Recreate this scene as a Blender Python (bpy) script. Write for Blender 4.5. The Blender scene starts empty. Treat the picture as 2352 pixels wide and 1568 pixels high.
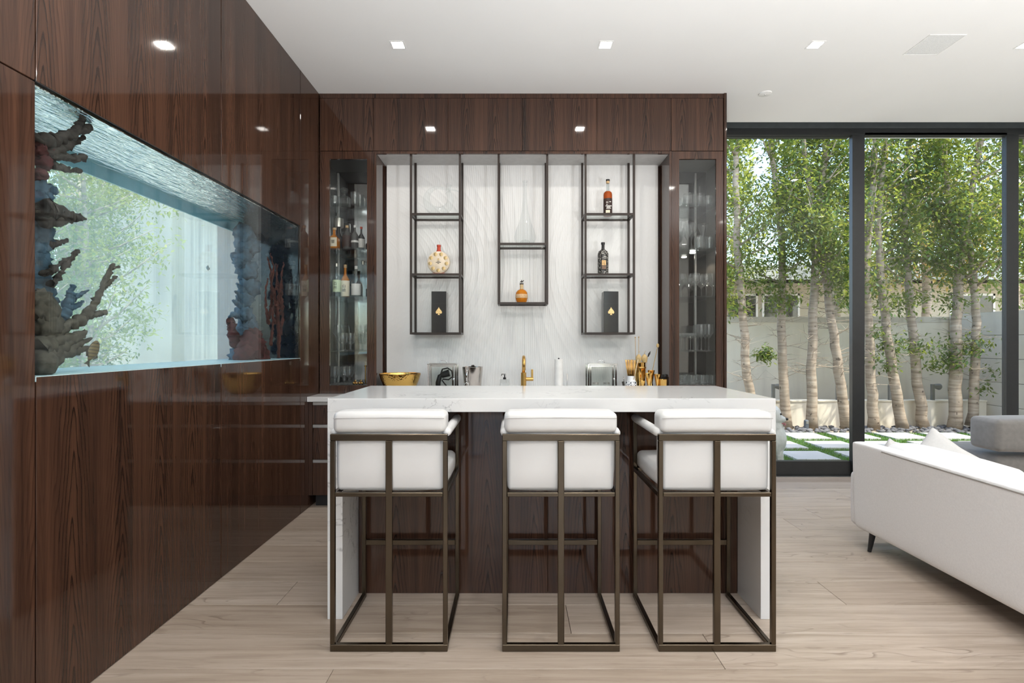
import bpy, bmesh, math, random
from mathutils import Vector, Matrix, Euler, noise as mnoise
random.seed(7)
scene = bpy.context.scene
C = scene.collection
PI = math.pi
# ------------------------------------------------------------------ camera, sky, sun, exposure
FPX, CX, CY, EYE = 1200.0, 1180.0, 788.0, 1.33          # focal length in pixels, vanishing point, eye height
cam = bpy.data.cameras.new('camera')
cam.sensor_width = 36.0
cam.lens = FPX / 2352 * 36
cam.shift_x = -(CX - 1176) / 2352
cam.shift_y = (CY - 784) / 2352
cam.clip_start, cam.clip_end = 0.05, 200
camo = bpy.data.objects.new('camera', cam)
C.objects.link(camo)
camo.location = (0, 0, EYE)
camo.rotation_euler = (PI / 2, 0, 0)
scene.camera = camo

SUN_DIR = Vector((0.45, -0.42, 1.12)).normalized()
world = bpy.data.worlds.new('sky')
scene.world = world
world.use_nodes = True
wt = world.node_tree
sky = wt.nodes.new('ShaderNodeTexSky')
sky.sky_type = 'NISHITA'
sky.sun_disc = False
sky.sun_elevation = math.asin(SUN_DIR.z)
sky.sun_rotation = math.atan2(SUN_DIR.x, SUN_DIR.y)
sky.air_density, sky.dust_density, sky.ozone_density = 1.0, 2.0, 1.0
wt.links.new(sky.outputs[0], wt.nodes['Background'].inputs[0])
wt.nodes['Background'].inputs[1].default_value = 0.72

sun = bpy.data.lights.new('sun', 'SUN')
sun.energy = 5.2
sun.angle = 0.02
sun.color = (1.0, 0.95, 0.86)
suno = bpy.data.objects.new('sun', sun)
C.objects.link(suno)
suno.rotation_euler = SUN_DIR.to_track_quat('Z', 'Y').to_euler()
suno.location = (0, 0, 30)

vs = scene.view_settings
vs.view_transform = 'Standard'
vs.look = 'None'
vs.gamma = 1
vs.use_curve_mapping = False
vs.exposure = 0.25
DOWNLIGHT_W = 5.0
FILL_W = 112.0
cy = scene.cycles
cy.use_denoising = True
cy.max_bounces, cy.diffuse_bounces, cy.glossy_bounces = 8, 4, 4
cy.transmission_bounces, cy.transparent_max_bounces = 4, 24
cy.adaptive_threshold = 0.02
cy.caustics_reflective = cy.caustics_refractive = False
cy.sample_clamp_indirect = 6.0

# ------------------------------------------------------------------ helpers
def at(px, py, y):
    """the point at depth y that the photograph shows at pixel px, py (used to survey sizes)"""
    return Vector(((px - CX) * y / FPX, y, EYE - (py - CY) * y / FPX))

class MB:
    """collects geometry for one mesh"""
    def __init__(s):
        s.bm = bmesh.new()
    def box(s, lo, hi, rot=None, bevel=0, seg=2):
        lo, hi = Vector(lo), Vector(hi)
        c, d = (lo + hi) / 2, hi - lo
        m = Matrix.Translation(c) @ (rot.to_4x4() if rot else Matrix()) @ Matrix.Diagonal((abs(d.x), abs(d.y), abs(d.z), 1))
        r = bmesh.ops.create_cube(s.bm, size=1, matrix=m)
        if bevel:
            es = {e for v in r['verts'] for e in v.link_edges}
            bmesh.ops.bevel(s.bm, geom=list(es), offset=bevel, segments=seg, affect='EDGES', profile=0.5)
        return s
    def tube(s, pts, rad, seg=8, cap=True):
        """round tube through points with a radius for each"""
        pts = [Vector(p) for p in pts]
        if not isinstance(rad, (list, tuple)):
            rad = [rad] * len(pts)
        rings = []
        prev = None
        for i, p in enumerate(pts):
            a = pts[max(i - 1, 0)]
            b = pts[min(i + 1, len(pts) - 1)]
            t = (b - a).normalized()
            ref = prev if prev is not None else (Vector((0, 0, 1)) if abs(t.z) < 0.9 else Vector((1, 0, 0)))
            n = (ref - t * ref.dot(t))
            if n.length < 1e-6:
                n = t.orthogonal()
            n.normalize()
            prev = n
            bn = t.cross(n)
            rings.append([s.bm.verts.new(p + (n * math.cos(k * 2 * PI / seg) + bn * math.sin(k * 2 * PI / seg)) * rad[i]) for k in range(seg)])
        for r0, r1 in zip(rings, rings[1:]):
            for k in range(seg):
                s.bm.faces.new((r0[k], r0[(k + 1) % seg], r1[(k + 1) % seg], r1[k]))
        if cap:
            s.bm.faces.new(rings[0][::-1])
            s.bm.faces.new(rings[-1])
        return s
    def lathe(s, prof, seg=20, c=(0, 0, 0), sx=1, sy=1):
        """profile of (radius, height) turned about the vertical through c"""
        c = Vector(c)
        rings = []
        for r, z in prof:
            if r < 1e-5:
                rings.append([s.bm.verts.new(c + Vector((0, 0, z)))])
            else:
                rings.append([s.bm.verts.new(c + Vector((r * sx * math.cos(k * 2 * PI / seg), r * sy * math.sin(k * 2 * PI / seg), z))) for k in range(seg)])
        for a, b in zip(rings, rings[1:]):
            for k in range(seg):
                k2 = (k + 1) % seg
                if len(a) == 1 and len(b) == 1:
                    continue
                if len(a) == 1:
                    s.bm.faces.new((a[0], b[k2], b[k]))
                elif len(b) == 1:
                    s.bm.faces.new((a[k], a[k2], b[0]))
                else:
                    s.bm.faces.new((a[k], a[k2], b[k2], b[k]))
        return s
    def ball(s, c, r, sub=2, jitter=0, freq=3):
        rr = Vector(r) if isinstance(r, (tuple, list, Vector)) else Vector((r, r, r))
        res = bmesh.ops.create_icosphere(s.bm, subdivisions=sub, radius=1)
        c = Vector(c)
        for v in res['verts']:
            k = 1 + jitter * mnoise.noise((v.co + c * 5) * freq)
            v.co = c + Vector((v.co.x * rr.x, v.co.y * rr.y, v.co.z * rr.z)) * k
        return s
    def poly(s, pts, thick):
        """flat outline (points in order) extruded by a vector"""
        a = [s.bm.verts.new(Vector(p)) for p in pts]
        t = Vector(thick)
        b = [s.bm.verts.new(v.co + t) for v in a]
        s.bm.faces.new(a[::-1])
        s.bm.faces.new(b)
        n = len(a)
        for i in range(n):
            s.bm.faces.new((a[i], a[(i + 1) % n], b[(i + 1) % n], b[i]))
        return s
    def move(s, m):
        bmesh.ops.transform(s.bm, matrix=m, verts=s.bm.verts)
        return s
    def build(s, name, mat, parent=None, smooth=False, bevel=0, world=False, seg=2, subsurf=0):
        bmesh.ops.recalc_face_normals(s.bm, faces=s.bm.faces)
        if bevel:
            bmesh.ops.bevel(s.bm, geom=list(s.bm.edges), offset=bevel, segments=seg, affect='EDGES', profile=0.5)
        me = bpy.data.meshes.new(name)
        s.bm.to_mesh(me)
        s.bm.free()
        if smooth:
            for p in me.polygons:
                p.use_smooth = True
            if smooth != 'all':
                try:
                    me.set_sharp_from_angle(angle=math.radians(smooth if smooth is not True else 40))
                except Exception:
                    pass
        o = bpy.data.objects.new(name, me)
        C.objects.link(o)
        if mat:
            me.materials.append(mat)
        if parent:
            o.parent = parent
            if world:
                o.matrix_parent_inverse = Matrix.Translation(-absloc(parent))
        if subsurf:
            md = o.modifiers.new('smooth', 'SUBSURF')
            md.levels = md.render_levels = subsurf
        return o

def absloc(o):
    return o.location.copy() if o.parent is None else Vector((0, 0, 0))

def tag(o, label=None, cat=None, group=None, kind=None):
    if label: o['label'] = label
    if cat: o['category'] = cat
    if group: o['group'] = group
    if kind: o['kind'] = kind
    return o

def thing(name, label, cat, loc=(0, 0, 0), rz=0, group=None):
    o = bpy.data.objects.new(name, None)
    C.objects.link(o)
    o.empty_display_size = 0.1
    o.location = loc
    o.rotation_euler = (0, 0, rz)
    return tag(o, label, cat, group)

def struct(name, mb, mat, **k):
    return tag(mb.build(name, mat, **k), kind='structure')

def kids(o):
    return [c for c in bpy.data.objects if c.parent == o]

def dup(root, loc, rz=0, label=None):
    """a copy of a thing with copies of its parts and sub-parts (parts hold local coordinates)"""
    r = root.copy()
    C.objects.link(r)
    r.location = loc
    r.rotation_euler = (0, 0, rz)
    if label: r['label'] = label
    for ch in kids(root):
        c = ch.copy()
        C.objects.link(c)
        c.parent = r
        for g in kids(ch):
            d = g.copy()
            C.objects.link(d)
            d.parent = c
    return r

def text(body, size, loc, mat, parent, rot=(PI / 2, 0, 0), name='lettering', ext=0.0004, align='CENTER'):
    cu = bpy.data.curves.new(name, 'FONT')
    cu.body = body
    cu.size = size
    cu.extrude = ext
    cu.align_x = align
    cu.align_y = 'CENTER'
    cu.resolution_u = 2
    tmp = bpy.data.objects.new(name, cu)
    C.objects.link(tmp)
    dg = bpy.context.evaluated_depsgraph_get()
    me = bpy.data.meshes.new_from_object(tmp.evaluated_get(dg))
    bpy.data.objects.remove(tmp)
    me.materials.clear()
    me.materials.append(mat)
    o = bpy.data.objects.new(name, me)
    C.objects.link(o)
    o.parent = parent
    o.location = loc
    o.rotation_euler = rot
    return o

# ------------------------------------------------------------------ materials
class NT:
    def __init__(s, name):
        s.m = bpy.data.materials.new(name)
        s.m.use_nodes = True
        s.t = s.m.node_tree
        s.p = s.t.nodes['Principled BSDF']
        s.out = s.t.nodes['Material Output']
    def n(s, typ, **k):
        nd = s.t.nodes.new(typ)
        for a, b in k.items():
            setattr(nd, a, b)
        return nd
    def put(s, sock, v):
        if v is None: return
        if hasattr(v, 'is_output') or isinstance(v, bpy.types.NodeSocket):
            s.t.links.new(v, sock)
        else:
            sock.default_value = v
    def math(s, op, a, b=None, c=None, clamp=False):
        nd = s.n('ShaderNodeMath', operation=op, use_clamp=clamp)
        s.put(nd.inputs[0], a); s.put(nd.inputs[1], b)
        if c is not None: s.put(nd.inputs[2], c)
        return nd.outputs[0]
    def xyz(s, x=0.0, y=0.0, z=0.0):
        nd = s.n('ShaderNodeCombineXYZ')
        s.put(nd.inputs[0], x); s.put(nd.inputs[1], y); s.put(nd.inputs[2], z)
        return nd.outputs[0]
    def sep(s, v):
        nd = s.n('ShaderNodeSeparateXYZ')
        s.put(nd.inputs[0], v)
        return nd.outputs
    def pos(s):
        return s.n('ShaderNodeNewGeometry').outputs['Position']
    def objco(s):
        return s.n('ShaderNodeTexCoord').outputs['Object']
    def rnd(s):
        return s.n('ShaderNodeObjectInfo').outputs['Random']
    def noise(s, vec, scale=5, detail=2, rough=0.5, dist=0):
        nd = s.n('ShaderNodeTexNoise')
        s.put(nd.inputs['Vector'], vec)
        nd.inputs['Scale'].default_value = scale
        nd.inputs['Detail'].default_value = detail
        nd.inputs['Roughness'].default_value = rough
        nd.inputs['Distortion'].default_value = dist
        return nd.outputs['Fac']
    def ramp(s, fac, stops, interp='LINEAR'):
        nd = s.n('ShaderNodeValToRGB')
        s.put(nd.inputs[0], fac)
        e = nd.color_ramp.elements
        nd.color_ramp.interpolation = interp
        while len(e) < len(stops):
            e.new(0.5)
        for el, (p, c) in zip(e, stops):
            el.position = p
            el.color = (*c, 1) if len(c) == 3 else c
        return nd.outputs[0]
    def mix(s, fac, a, b, mode='MIX'):
        nd = s.n('ShaderNodeMix', data_type='RGBA', blend_type=mode)
        s.put(nd.inputs[0], fac)
        s.put(nd.inputs[6], a if not isinstance(a, tuple) else (*a, 1)[:4])
        s.put(nd.inputs[7], b if not isinstance(b, tuple) else (*b, 1)[:4])
        return nd.outputs[2]
    def bump(s, h, strength=0.3, dist=0.01):
        nd = s.n('ShaderNodeBump')
        s.put(nd.inputs['Height'], h)
        nd.inputs['Strength'].default_value = strength
        nd.inputs['Distance'].default_value = dist
        s.t.links.new(nd.outputs[0], s.p.inputs['Normal'])
        return nd.outputs[0]
    def set(s, color=None, rough=None, metal=None, coat=None, coat_rough=None, ior=None, sheen=None, emit=None, estr=None):
        p = s.p.inputs
        if color is not None: s.put(p['Base Color'], (*color, 1) if isinstance(color, tuple) else color)
        if rough is not None: s.put(p['Roughness'], rough)
        if metal is not None: p['Metallic'].default_value = metal
        if coat is not None: p['Coat Weight'].default_value = coat
        if coat_rough is not None: p['Coat Roughness'].default_value = coat_rough
        if ior is not None: p['IOR'].default_value = ior
        if sheen is not None: p['Sheen Weight'].default_value = sheen
        if emit is not None: s.put(p['Emission Color'], (*emit, 1) if isinstance(emit, tuple) else emit)
        if estr is not None: p['Emission Strength'].default_value = estr
        return s
    def surf(s, shader):
        s.t.links.new(shader, s.out.inputs['Surface'])
        return s.m

def plain(name, color, rough=0.5, metal=0.0, var=0.06, scale=20, **k):
    """one colour with a faint mottling"""
    t = NT(name)
    f = t.noise(t.objco(), scale, 3)
    c = tuple(color)
    lo = tuple(x * (1 - var) for x in c)
    hi = tuple(min(1, x * (1 + var)) for x in c)
    t.set(t.ramp(f, [(0.3, lo), (0.7, hi)]), rough, metal, **k)
    return t.m

def rosewood(name='rosewood', rough=0.05):
    t = NT(name)
    x, y, z = t.sep(t.pos())
    r = t.rnd()
    u = t.math('ADD', t.math('ADD', x, y), t.math('MULTIPLY', r, 7.3))
    wob = t.noise(t.xyz(t.math('MULTIPLY', u, 1.5), z), 1.6, 2)
    un = t.math('ADD', t.math('MULTIPLY', u, 4.1), t.math('MULTIPLY', wob, 0.16))
    fr = t.math('SUBTRACT', t.math('FRACT', un), 0.5)
    cid = t.math('FLOOR', un)
    wn = t.n('ShaderNodeTexWhiteNoise', noise_dimensions='1D')
    t.put(wn.inputs['W'], cid)
    ph = wn.outputs['Value']
    d = t.math('SQRT', t.math('ADD', t.math('MULTIPLY', fr, fr), 0.0016))
    nn = t.noise(t.xyz(t.math('MULTIPLY', u, 9), t.math('MULTIPLY', z, 1.0)), 2.0, 3)
    f = t.math('ADD', t.math('MULTIPLY', z, t.math('ADD', 4.4, t.math('MULTIPLY', ph, 2.5))), t.math('MULTIPLY', d, 16.0))
    f = t.math('ADD', f, t.math('MULTIPLY', nn, 2.6))
    f = t.math('ADD', f, t.math('MULTIPLY', ph, 5.0))
    s1 = t.math('FRACT', f)
    arch = t.ramp(s1, [(0.0, (0, 0, 0)), (0.55, (0.15, 0.15, 0.15)), (0.9, (1, 1, 1)), (0.97, (0.2, 0.2, 0.2)), (1.0, (0, 0, 0))])
    near = t.ramp(t.math('ABSOLUTE', fr), [(0.08, (1, 1, 1)), (0.40, (0.22, 0.22, 0.22))])
    arch = t.math('MULTIPLY', arch, near)
    st = t.noise(t.xyz(t.math('MULTIPLY', u, 34), t.math('MULTIPLY', z, 0.55)), 1.0, 4, 0.6)
    fine = t.noise(t.xyz(t.math('MULTIPLY', u, 210), t.math('MULTIPLY', z, 5)), 1.0, 2, 0.6)
    broad = t.noise(t.xyz(t.math('MULTIPLY', u, 5), t.math('MULTIPLY', z, 0.2)), 1.0, 2)
    val = t.math('ADD', t.math('MULTIPLY', st, 0.62), t.math('ADD', t.math('MULTIPLY', fine, 0.16), t.math('MULTIPLY', broad, 0.22)))
    col = t.ramp(val, [(0.34, (0.0260, 0.0150, 0.0110)), (0.47, (0.0540, 0.0265, 0.0172)), (0.57, (0.0760, 0.0365, 0.0225)), (0.70, (0.1020, 0.0490, 0.0285))])
    col = t.mix(t.math('MULTIPLY', arch, 0.86), col, (0.0110, 0.0062, 0.0048))
    t.set(col, rough, ior=1.5)
    return t.m

def oak():
    t = NT('pale_oak')
    x, y, z = t.sep(t.pos())
    r = t.rnd()
    ox = t.math('ADD', x, t.math('MULTIPLY', r, 31.0))
    oy = t.math('ADD', y, t.math('MULTIPLY', r, 17.0))
    g = t.noise(t.xyz(t.math('MULTIPLY', ox, 1.3), t.math('MULTIPLY', oy, 26)), 1.0, 5, 0.62, 0.7)
    w = t.noise(t.xyz(t.math('MULTIPLY', ox, 1.6), t.math('MULTIPLY', oy, 7)), 1.0, 2)
    rings = t.math('FRACT', t.math('MULTIPLY', w, 9.0))
    rl = t.ramp(rings, [(0.0, (0, 0, 0)), (0.82, (0.1, 0.1, 0.1)), (0.95, (1, 1, 1)), (1.0, (0, 0, 0))])
    knots = t.ramp(t.noise(t.xyz(t.math('MULTIPLY', ox, 1.1), t.math('MULTIPLY', oy, 4.5)), 1.0, 2), [(0.50, (0, 0, 0)), (0.68, (1, 1, 1))])
    pores = t.ramp(t.noise(t.xyz(t.math('MULTIPLY', ox, 9), t.math('MULTIPLY', oy, 120)), 1.0, 3), [(0.60, (0, 0, 0)), (0.74, (1, 1, 1))])
    col = t.ramp(g, [(0.30, (0.345, 0.278, 0.220)), (0.52, (0.455, 0.382, 0.315)), (0.72, (0.525, 0.455, 0.390))])
    col = t.mix(t.math('MULTIPLY', t.math('MULTIPLY', rl, knots), 0.75), col, (0.20, 0.15, 0.115))
    col = t.mix(t.math('MULTIPLY', pores, 0.34), col, (0.20, 0.15, 0.11))
    tint = t.ramp(r, [(0.0, (0.86, 0.83, 0.80)), (0.5, (0.97, 0.96, 0.95)), (1.0, (1.04, 1.03, 1.02))])
    col = t.mix(1.0, col, tint, 'MULTIPLY')
    t.set(col, t.math('ADD', 0.30, t.math('MULTIPLY', g, 0.22)))
    t.bump(g, 0.06, 0.004)
    return t.m

def quartz():
    t = NT('white_quartz')
    p = t.pos()
    n1 = t.noise(p, 3.2, 4, 0.6, 1.2)
    vein = t.ramp(t.math('ABSOLUTE', t.math('SUBTRACT', n1, 0.5)), [(0.0, (1, 1, 1)), (0.018, (0, 0, 0))])
    patch = t.ramp(t.noise(p, 2.1, 2), [(0.52, (0, 0, 0)), (0.66, (1, 1, 1))])
    n2 = t.noise(p, 34, 3, 0.7)
    sp = t.ramp(n2, [(0.45, (0, 0, 0)), (0.62, (1, 1, 1))])
    fac = t.math('MULTIPLY', t.math('MULTIPLY', vein, patch), t.math('ADD', 0.25, t.math('MULTIPLY', sp, 0.5)))
    cloud = t.ramp(t.noise(p, 1.6, 3), [(0.3, (0.69, 0.69, 0.685)), (0.7, (0.75, 0.75, 0.745))])
    t.set(t.mix(fac, cloud, (0.27, 0.27, 0.275)), 0.10)
    return t.m

def ribbed():
    """white wall covering with fine ribs that fan out above and below"""
    t = NT('white_ribbed')
    x, y, z = t.sep(t.pos())
    u = t.math('SUBTRACT', x, 0.078)
    v = t.math('SUBTRACT', z, 2.03)
    den = t.math('ADD', 1.0, t.math('MULTIPLY', t.math('MULTIPLY', v, v), 2.0))
    ph = t.math('DIVIDE', u, den)
    band = t.math('SINE', t.math('MULTIPLY', ph, 2 * PI / 0.058))
    band = t.math('MULTIPLY', t.math('POWER', t.math('ADD', 0.5, t.math('MULTIPLY', band, 0.5)), 4.0), 1.0)
    rib = t.math('SINE', t.math('ADD', t.math('MULTIPLY', t.math('MULTIPLY', u, t.math('ADD', 1.0, t.math('MULTIPLY', ph, 0.0))), 2 * PI / 0.0165), t.math('MULTIPLY', t.math('MULTIPLY', t.math('ABSOLUTE', u), v), 60.0)))
    big = t.noise(t.xyz(t.math('MULTIPLY', x, 1.0), 0.0, t.math('MULTIPLY', z, 1.0)), 1.3, 2)
    h = t.math('ADD', t.math('MULTIPLY', band, 1.9), t.math('MULTIPLY', rib, 0.36))
    fade = t.ramp(t.math('ABSOLUTE', u), [(0.0, (1, 1, 1)), (0.75, (0.5, 0.5, 0.5)), (1.15, (0.12, 0.12, 0.12))])
    t.set((0.80, 0.80, 0.79), 0.45)
    t.bump(t.math('MULTIPLY', h, fade), 0.6, 0.0034)
    return t.m

def clear_glass(name, tint=(1, 1, 1), refl=1.0, base=0.0, ior=1.45, rough=0.0):
    """thin clear pane: lets light straight through, mirrors by the angle"""
    t = NT(name)
    tr = t.n('ShaderNodeBsdfTransparent'); tr.inputs[0].default_value = (*tint, 1)
    gl = t.n('ShaderNodeBsdfGlossy'); gl.inputs['Roughness'].default_value = rough
    lw = t.n('ShaderNodeLayerWeight'); lw.inputs[0].default_value = 0.5
    f0 = ((ior - 1) / (ior + 1)) ** 2
    fr = t.math('ADD', f0, t.math('MULTIPLY', t.math('POWER', lw.outputs['Facing'], 5.0), 1 - f0))
    mx = t.n('ShaderNodeMixShader')
    t.put(mx.inputs[0], t.math('ADD', t.math('MULTIPLY', fr, refl), base, clamp=True))
    t.t.links.new(tr.outputs[0], mx.inputs[1]); t.t.links.new(gl.outputs[0], mx.inputs[2])
    return t.surf(mx.outputs[0])

def crystal(name, tint=(0.94, 0.955, 0.955), edge=0.85, base=0.09):
    """drinking glass: clear in the middle, brighter towards its outline"""
    t = NT(name)
    tr = t.n('ShaderNodeBsdfTransparent'); tr.inputs[0].default_value = (*tint, 1)
    gl = t.n('ShaderNodeBsdfGlossy'); gl.inputs['Roughness'].default_value = 0.03
    gl.inputs['Color'].default_value = (0.95, 0.96, 0.97, 1)
    lw = t.n('ShaderNodeLayerWeight'); lw.inputs[0].default_value = 0.35
    df = t.n('ShaderNodeBsdfDiffuse'); df.inputs[0].default_value = (0.85, 0.86, 0.87, 1)
    m2 = t.n('ShaderNodeMixShader'); m2.inputs[0].default_value = 0.30
    t.t.links.new(gl.outputs[0], m2.inputs[1]); t.t.links.new(df.outputs[0], m2.inputs[2])
    mx = t.n('ShaderNodeMixShader')
    t.put(mx.inputs[0], t.math('ADD', base, t.math('MULTIPLY', t.math('POWER', lw.outputs['Facing'], 2.0), edge), clamp=True))
    t.t.links.new(tr.outputs[0], mx.inputs[1]); t.t.links.new(m2.outputs[0], mx.inputs[2])
    return t.surf(mx.outputs[0])

def amber(name, col, dens=0.5):
    t = NT(name)
    t.set(col, 0.04)
    tr = t.n('ShaderNodeBsdfTransparent'); tr.inputs[0].default_value = (*col, 1)
    mx = t.n('ShaderNodeMixShader'); mx.inputs[0].default_value = dens
    t.t.links.new(tr.outputs[0], mx.inputs[1]); t.t.links.new(t.p.outputs[0], mx.inputs[2])
    return t.surf(mx.outputs[0])

def leafy(name, stops, scale=2.2, trans=0.45):
    t = NT(name)
    f = t.noise(t.pos(), scale, 3, 0.7)
    g = t.noise(t.pos(), 40, 1)
    col = t.ramp(t.math('ADD', t.math('MULTIPLY', f, 0.65), t.math('MULTIPLY', g, 0.35)), stops)
    t.set(col, 0.4)
    tl = t.n('ShaderNodeBsdfTranslucent')
    t.t.links.new(t.mix(0.5, col, (0.62, 0.66, 0.10), 'MIX'), tl.inputs[0])
    mx = t.n('ShaderNodeMixShader'); mx.inputs[0].default_value = trans
    t.t.links.new(t.p.outputs[0], mx.inputs[1]); t.t.links.new(tl.outputs[0], mx.inputs[2])
    return t.surf(mx.outputs[0])

def bark():
    t = NT('pale_bark')
    p = t.pos()
    x, y, z = t.sep(p)
    rings = t.noise(t.xyz(t.math('MULTIPLY', x, 3), t.math('MULTIPLY', y, 3), t.math('MULTIPLY', z, 26)), 1.0, 3, 0.6)
    col = t.ramp(rings, [(0.32, (0.20, 0.15, 0.105)), (0.5, (0.345, 0.275, 0.20)), (0.7, (0.44, 0.365, 0.28))])
    spots = t.ramp(t.noise(t.xyz(x, y, t.math('MULTIPLY', z, 0.8)), 17, 2), [(0.66, (0, 0, 0)), (0.72, (1, 1, 1))])
    t.set(t.mix(spots, col, (0.10, 0.075, 0.05)), 0.8)
    t.bump(rings, 0.4, 0.01)
    return t.m

def stucco(name, lo, hi, scale=1.4, grime=0.0):
    t = NT(name)
    p = t.pos()
    n = t.noise(p, scale, 4, 0.6)
    col = t.ramp(n, [(0.3, lo), (0.7, hi)])
    if grime:
        x, y, z = t.sep(p)
        st = t.noise(t.xyz(t.math('MULTIPLY', x, 9), t.math('MULTIPLY', y, 9), t.math('MULTIPLY', z, 0.8)), 1.0, 3)
        col = t.mix(t.math('MULTIPLY', t.ramp(st, [(0.5, (0, 0, 0)), (0.75, (1, 1, 1))]), grime), col, (0.22, 0.19, 0.14))
    t.set(col, 0.85)
    t.bump(t.noise(p, 60, 2), 0.15, 0.004)
    return t.m

M = {}
M['wood'] = rosewood()
M['wood_inner'] = plain('dark_wood_edge', (0.055, 0.022, 0.013), 0.3, scale=8, var=0.3)
M['seam'] = plain('panel_edge', (0.36, 0.22, 0.16), 0.35)
M['oak'] = oak()
M['subfloor'] = plain('floor_joint', (0.22, 0.17, 0.13), 0.8)
M['quartz'] = quartz()
M['ribbed'] = ribbed()
M['ceiling'] = plain('white_plaster', (0.82, 0.82, 0.81), 0.9, var=0.01, scale=2)
M['plaster'] = plain('wall_plaster', (0.80, 0.79, 0.77), 0.9, var=0.015, scale=2)
M['leather'] = plain('white_leather', (0.67, 0.668, 0.662), 0.42, var=0.02, scale=6)
M['fabric'] = plain('white_fabric', (0.81, 0.81, 0.815), 0.85, var=0.03, scale=120, sheen=0.2)
M['pillow'] = plain('pillow_cotton', (0.58, 0.575, 0.57), 0.9, var=0.03, scale=90)
M['grey_fabric'] = plain('grey_velvet', (0.20, 0.19, 0.18), 0.8, var=0.08, scale=30, sheen=0.5)
M['piping'] = plain('grey_piping', (0.42, 0.41, 0.40), 0.7)
M['bronze'] = plain('brushed_bronze', (0.108, 0.087, 0.063), 0.27, 1.0, var=0.12, scale=5)
M['dark_metal'] = plain('dark_bronze_metal', (0.030, 0.021, 0.017), 0.42, 0.3, var=0.15)
M['frame'] = plain('anthracite_aluminium', (0.017, 0.019, 0.020), 0.38, 0.0, var=0.1)
M['frame_grey'] = plain('grey_aluminium', (0.065, 0.075, 0.078), 0.38, 0.2, var=0.1)
M['alu'] = plain('satin_aluminium', (0.62, 0.60, 0.58), 0.32, 0.9)
M['chrome'] = plain('polished_chrome', (0.72, 0.72, 0.72), 0.10, 1.0)
M['steel'] = plain('polished_steel', (0.60, 0.56, 0.53), 0.16, 1.0)
M['gold'] = plain('polished_brass', (0.80, 0.50, 0.16), 0.14, 1.0, var=0.12)
M['gold_soft'] = plain('brushed_brass', (0.66, 0.40, 0.13), 0.30, 1.0, var=0.1)
M['black'] = plain('black_plastic', (0.012, 0.012, 0.013), 0.4)
M['black_gloss'] = plain('black_lacquer', (0.022, 0.022, 0.023), 0.12)
M['white'] = plain('white_paint', (0.80, 0.80, 0.79), 0.5)
M['paper'] = plain('white_paper', (0.86, 0.85, 0.83), 0.9)
M['cream'] = plain('cream_label', (0.80, 0.73, 0.57), 0.7)
M['glass'] = clear_glass('window_glass', (0.965, 0.98, 0.975), 0.45)
M['door_glass'] = clear_glass('cabinet_glass', (0.93, 0.94, 0.935), 0.8)
M['shelf_glass'] = clear_glass('shelf_glass', (0.95, 0.975, 0.97), 0.8)
M['lantern_glass'] = clear_glass('lantern_glass', (0.975, 0.985, 0.975), 0.7)
M['crystal'] = crystal('clear_crystal')
M['crystal_faint'] = crystal('thin_blown_glass', (0.965, 0.975, 0.975), 0.34, 0.03)
M['bottle_clear'] = crystal('clear_bottle_glass', (0.80, 0.83, 0.83), 0.45)
M['mirror'] = plain('smoked_mirror', (0.42, 0.44, 0.44), 0.03, 1.0, var=0.02, scale=1)
M['mirror_grey'] = plain('grey_mirror', (0.20, 0.20, 0.197), 0.05, 1.0, var=0.02, scale=1)

def lamp_mat():
    t = NT('lamp_diffuser')
    t.set((1, 1, 1), 0.5, emit=(1.0, 0.95, 0.87), estr=26.0)
    return t.m
M['lamp'] = lamp_mat()
# ------------------------------------------------------------------ the room
XL, XR, YB, YR, ZC = -1.656, 6.6, 5.19, -4.5, 3.453
YF = 4.444                                     # front plane of the tall cabinets
TY0, TY1, TZ0, TZ1, TX1 = 1.81, 4.055, 1.215, 2.237, -2.10   # fish tank
fl = struct('floor', MB().box((-2.3, YR - 0.2, -0.15), (6.8, 5.36, -0.012)), M['subfloor'])
tag(fl, 'pale oak plank floor running across the room')
py = 0.30
row = 0
PW = 0.262
ends = [1.95, 0.72, 2.42, 1.30, 0.35, 2.05, 1.02, 2.62, 2.02, 0.55, 2.55, 1.62, 2.35, 0.9, 1.2, 2.7, 1.75, 0.4, 2.2]
while py < 5.19 - 0.01:
    y1 = min(py + PW, 5.19)
    x = XL - 0.1 - 2.9 + ends[row % len(ends)]
    while x < XR:
        a, b = max(x, XL - 0.02), min(x + 2.9, XR)
        if b - a > 0.02:
            MB().box((a + 0.0011, py + 0.0011, -0.0125), (b - 0.0011, y1 - 0.0011, 0), bevel=0.0012, seg=1).build('plank', M['oak'], fl)
        x += 2.9
    py += PW
    row += 1
MB().box((XL - 0.02, YR, -0.0125), (XR, 0.2989, 0)).build('plank_field', M['oak'], fl)

ceil = struct('ceiling', MB().box((-3.2, YR - 0.4, ZC), (XR + 0.4, 5.02, 3.75)).box((-3.2, 5.02, 3.60), (XR + 0.4, 5.54, 3.75))
              .box((-3.2, 5.30, 3.50), (XR + 0.4, 5.54, 3.60)), M['ceiling'])

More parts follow.
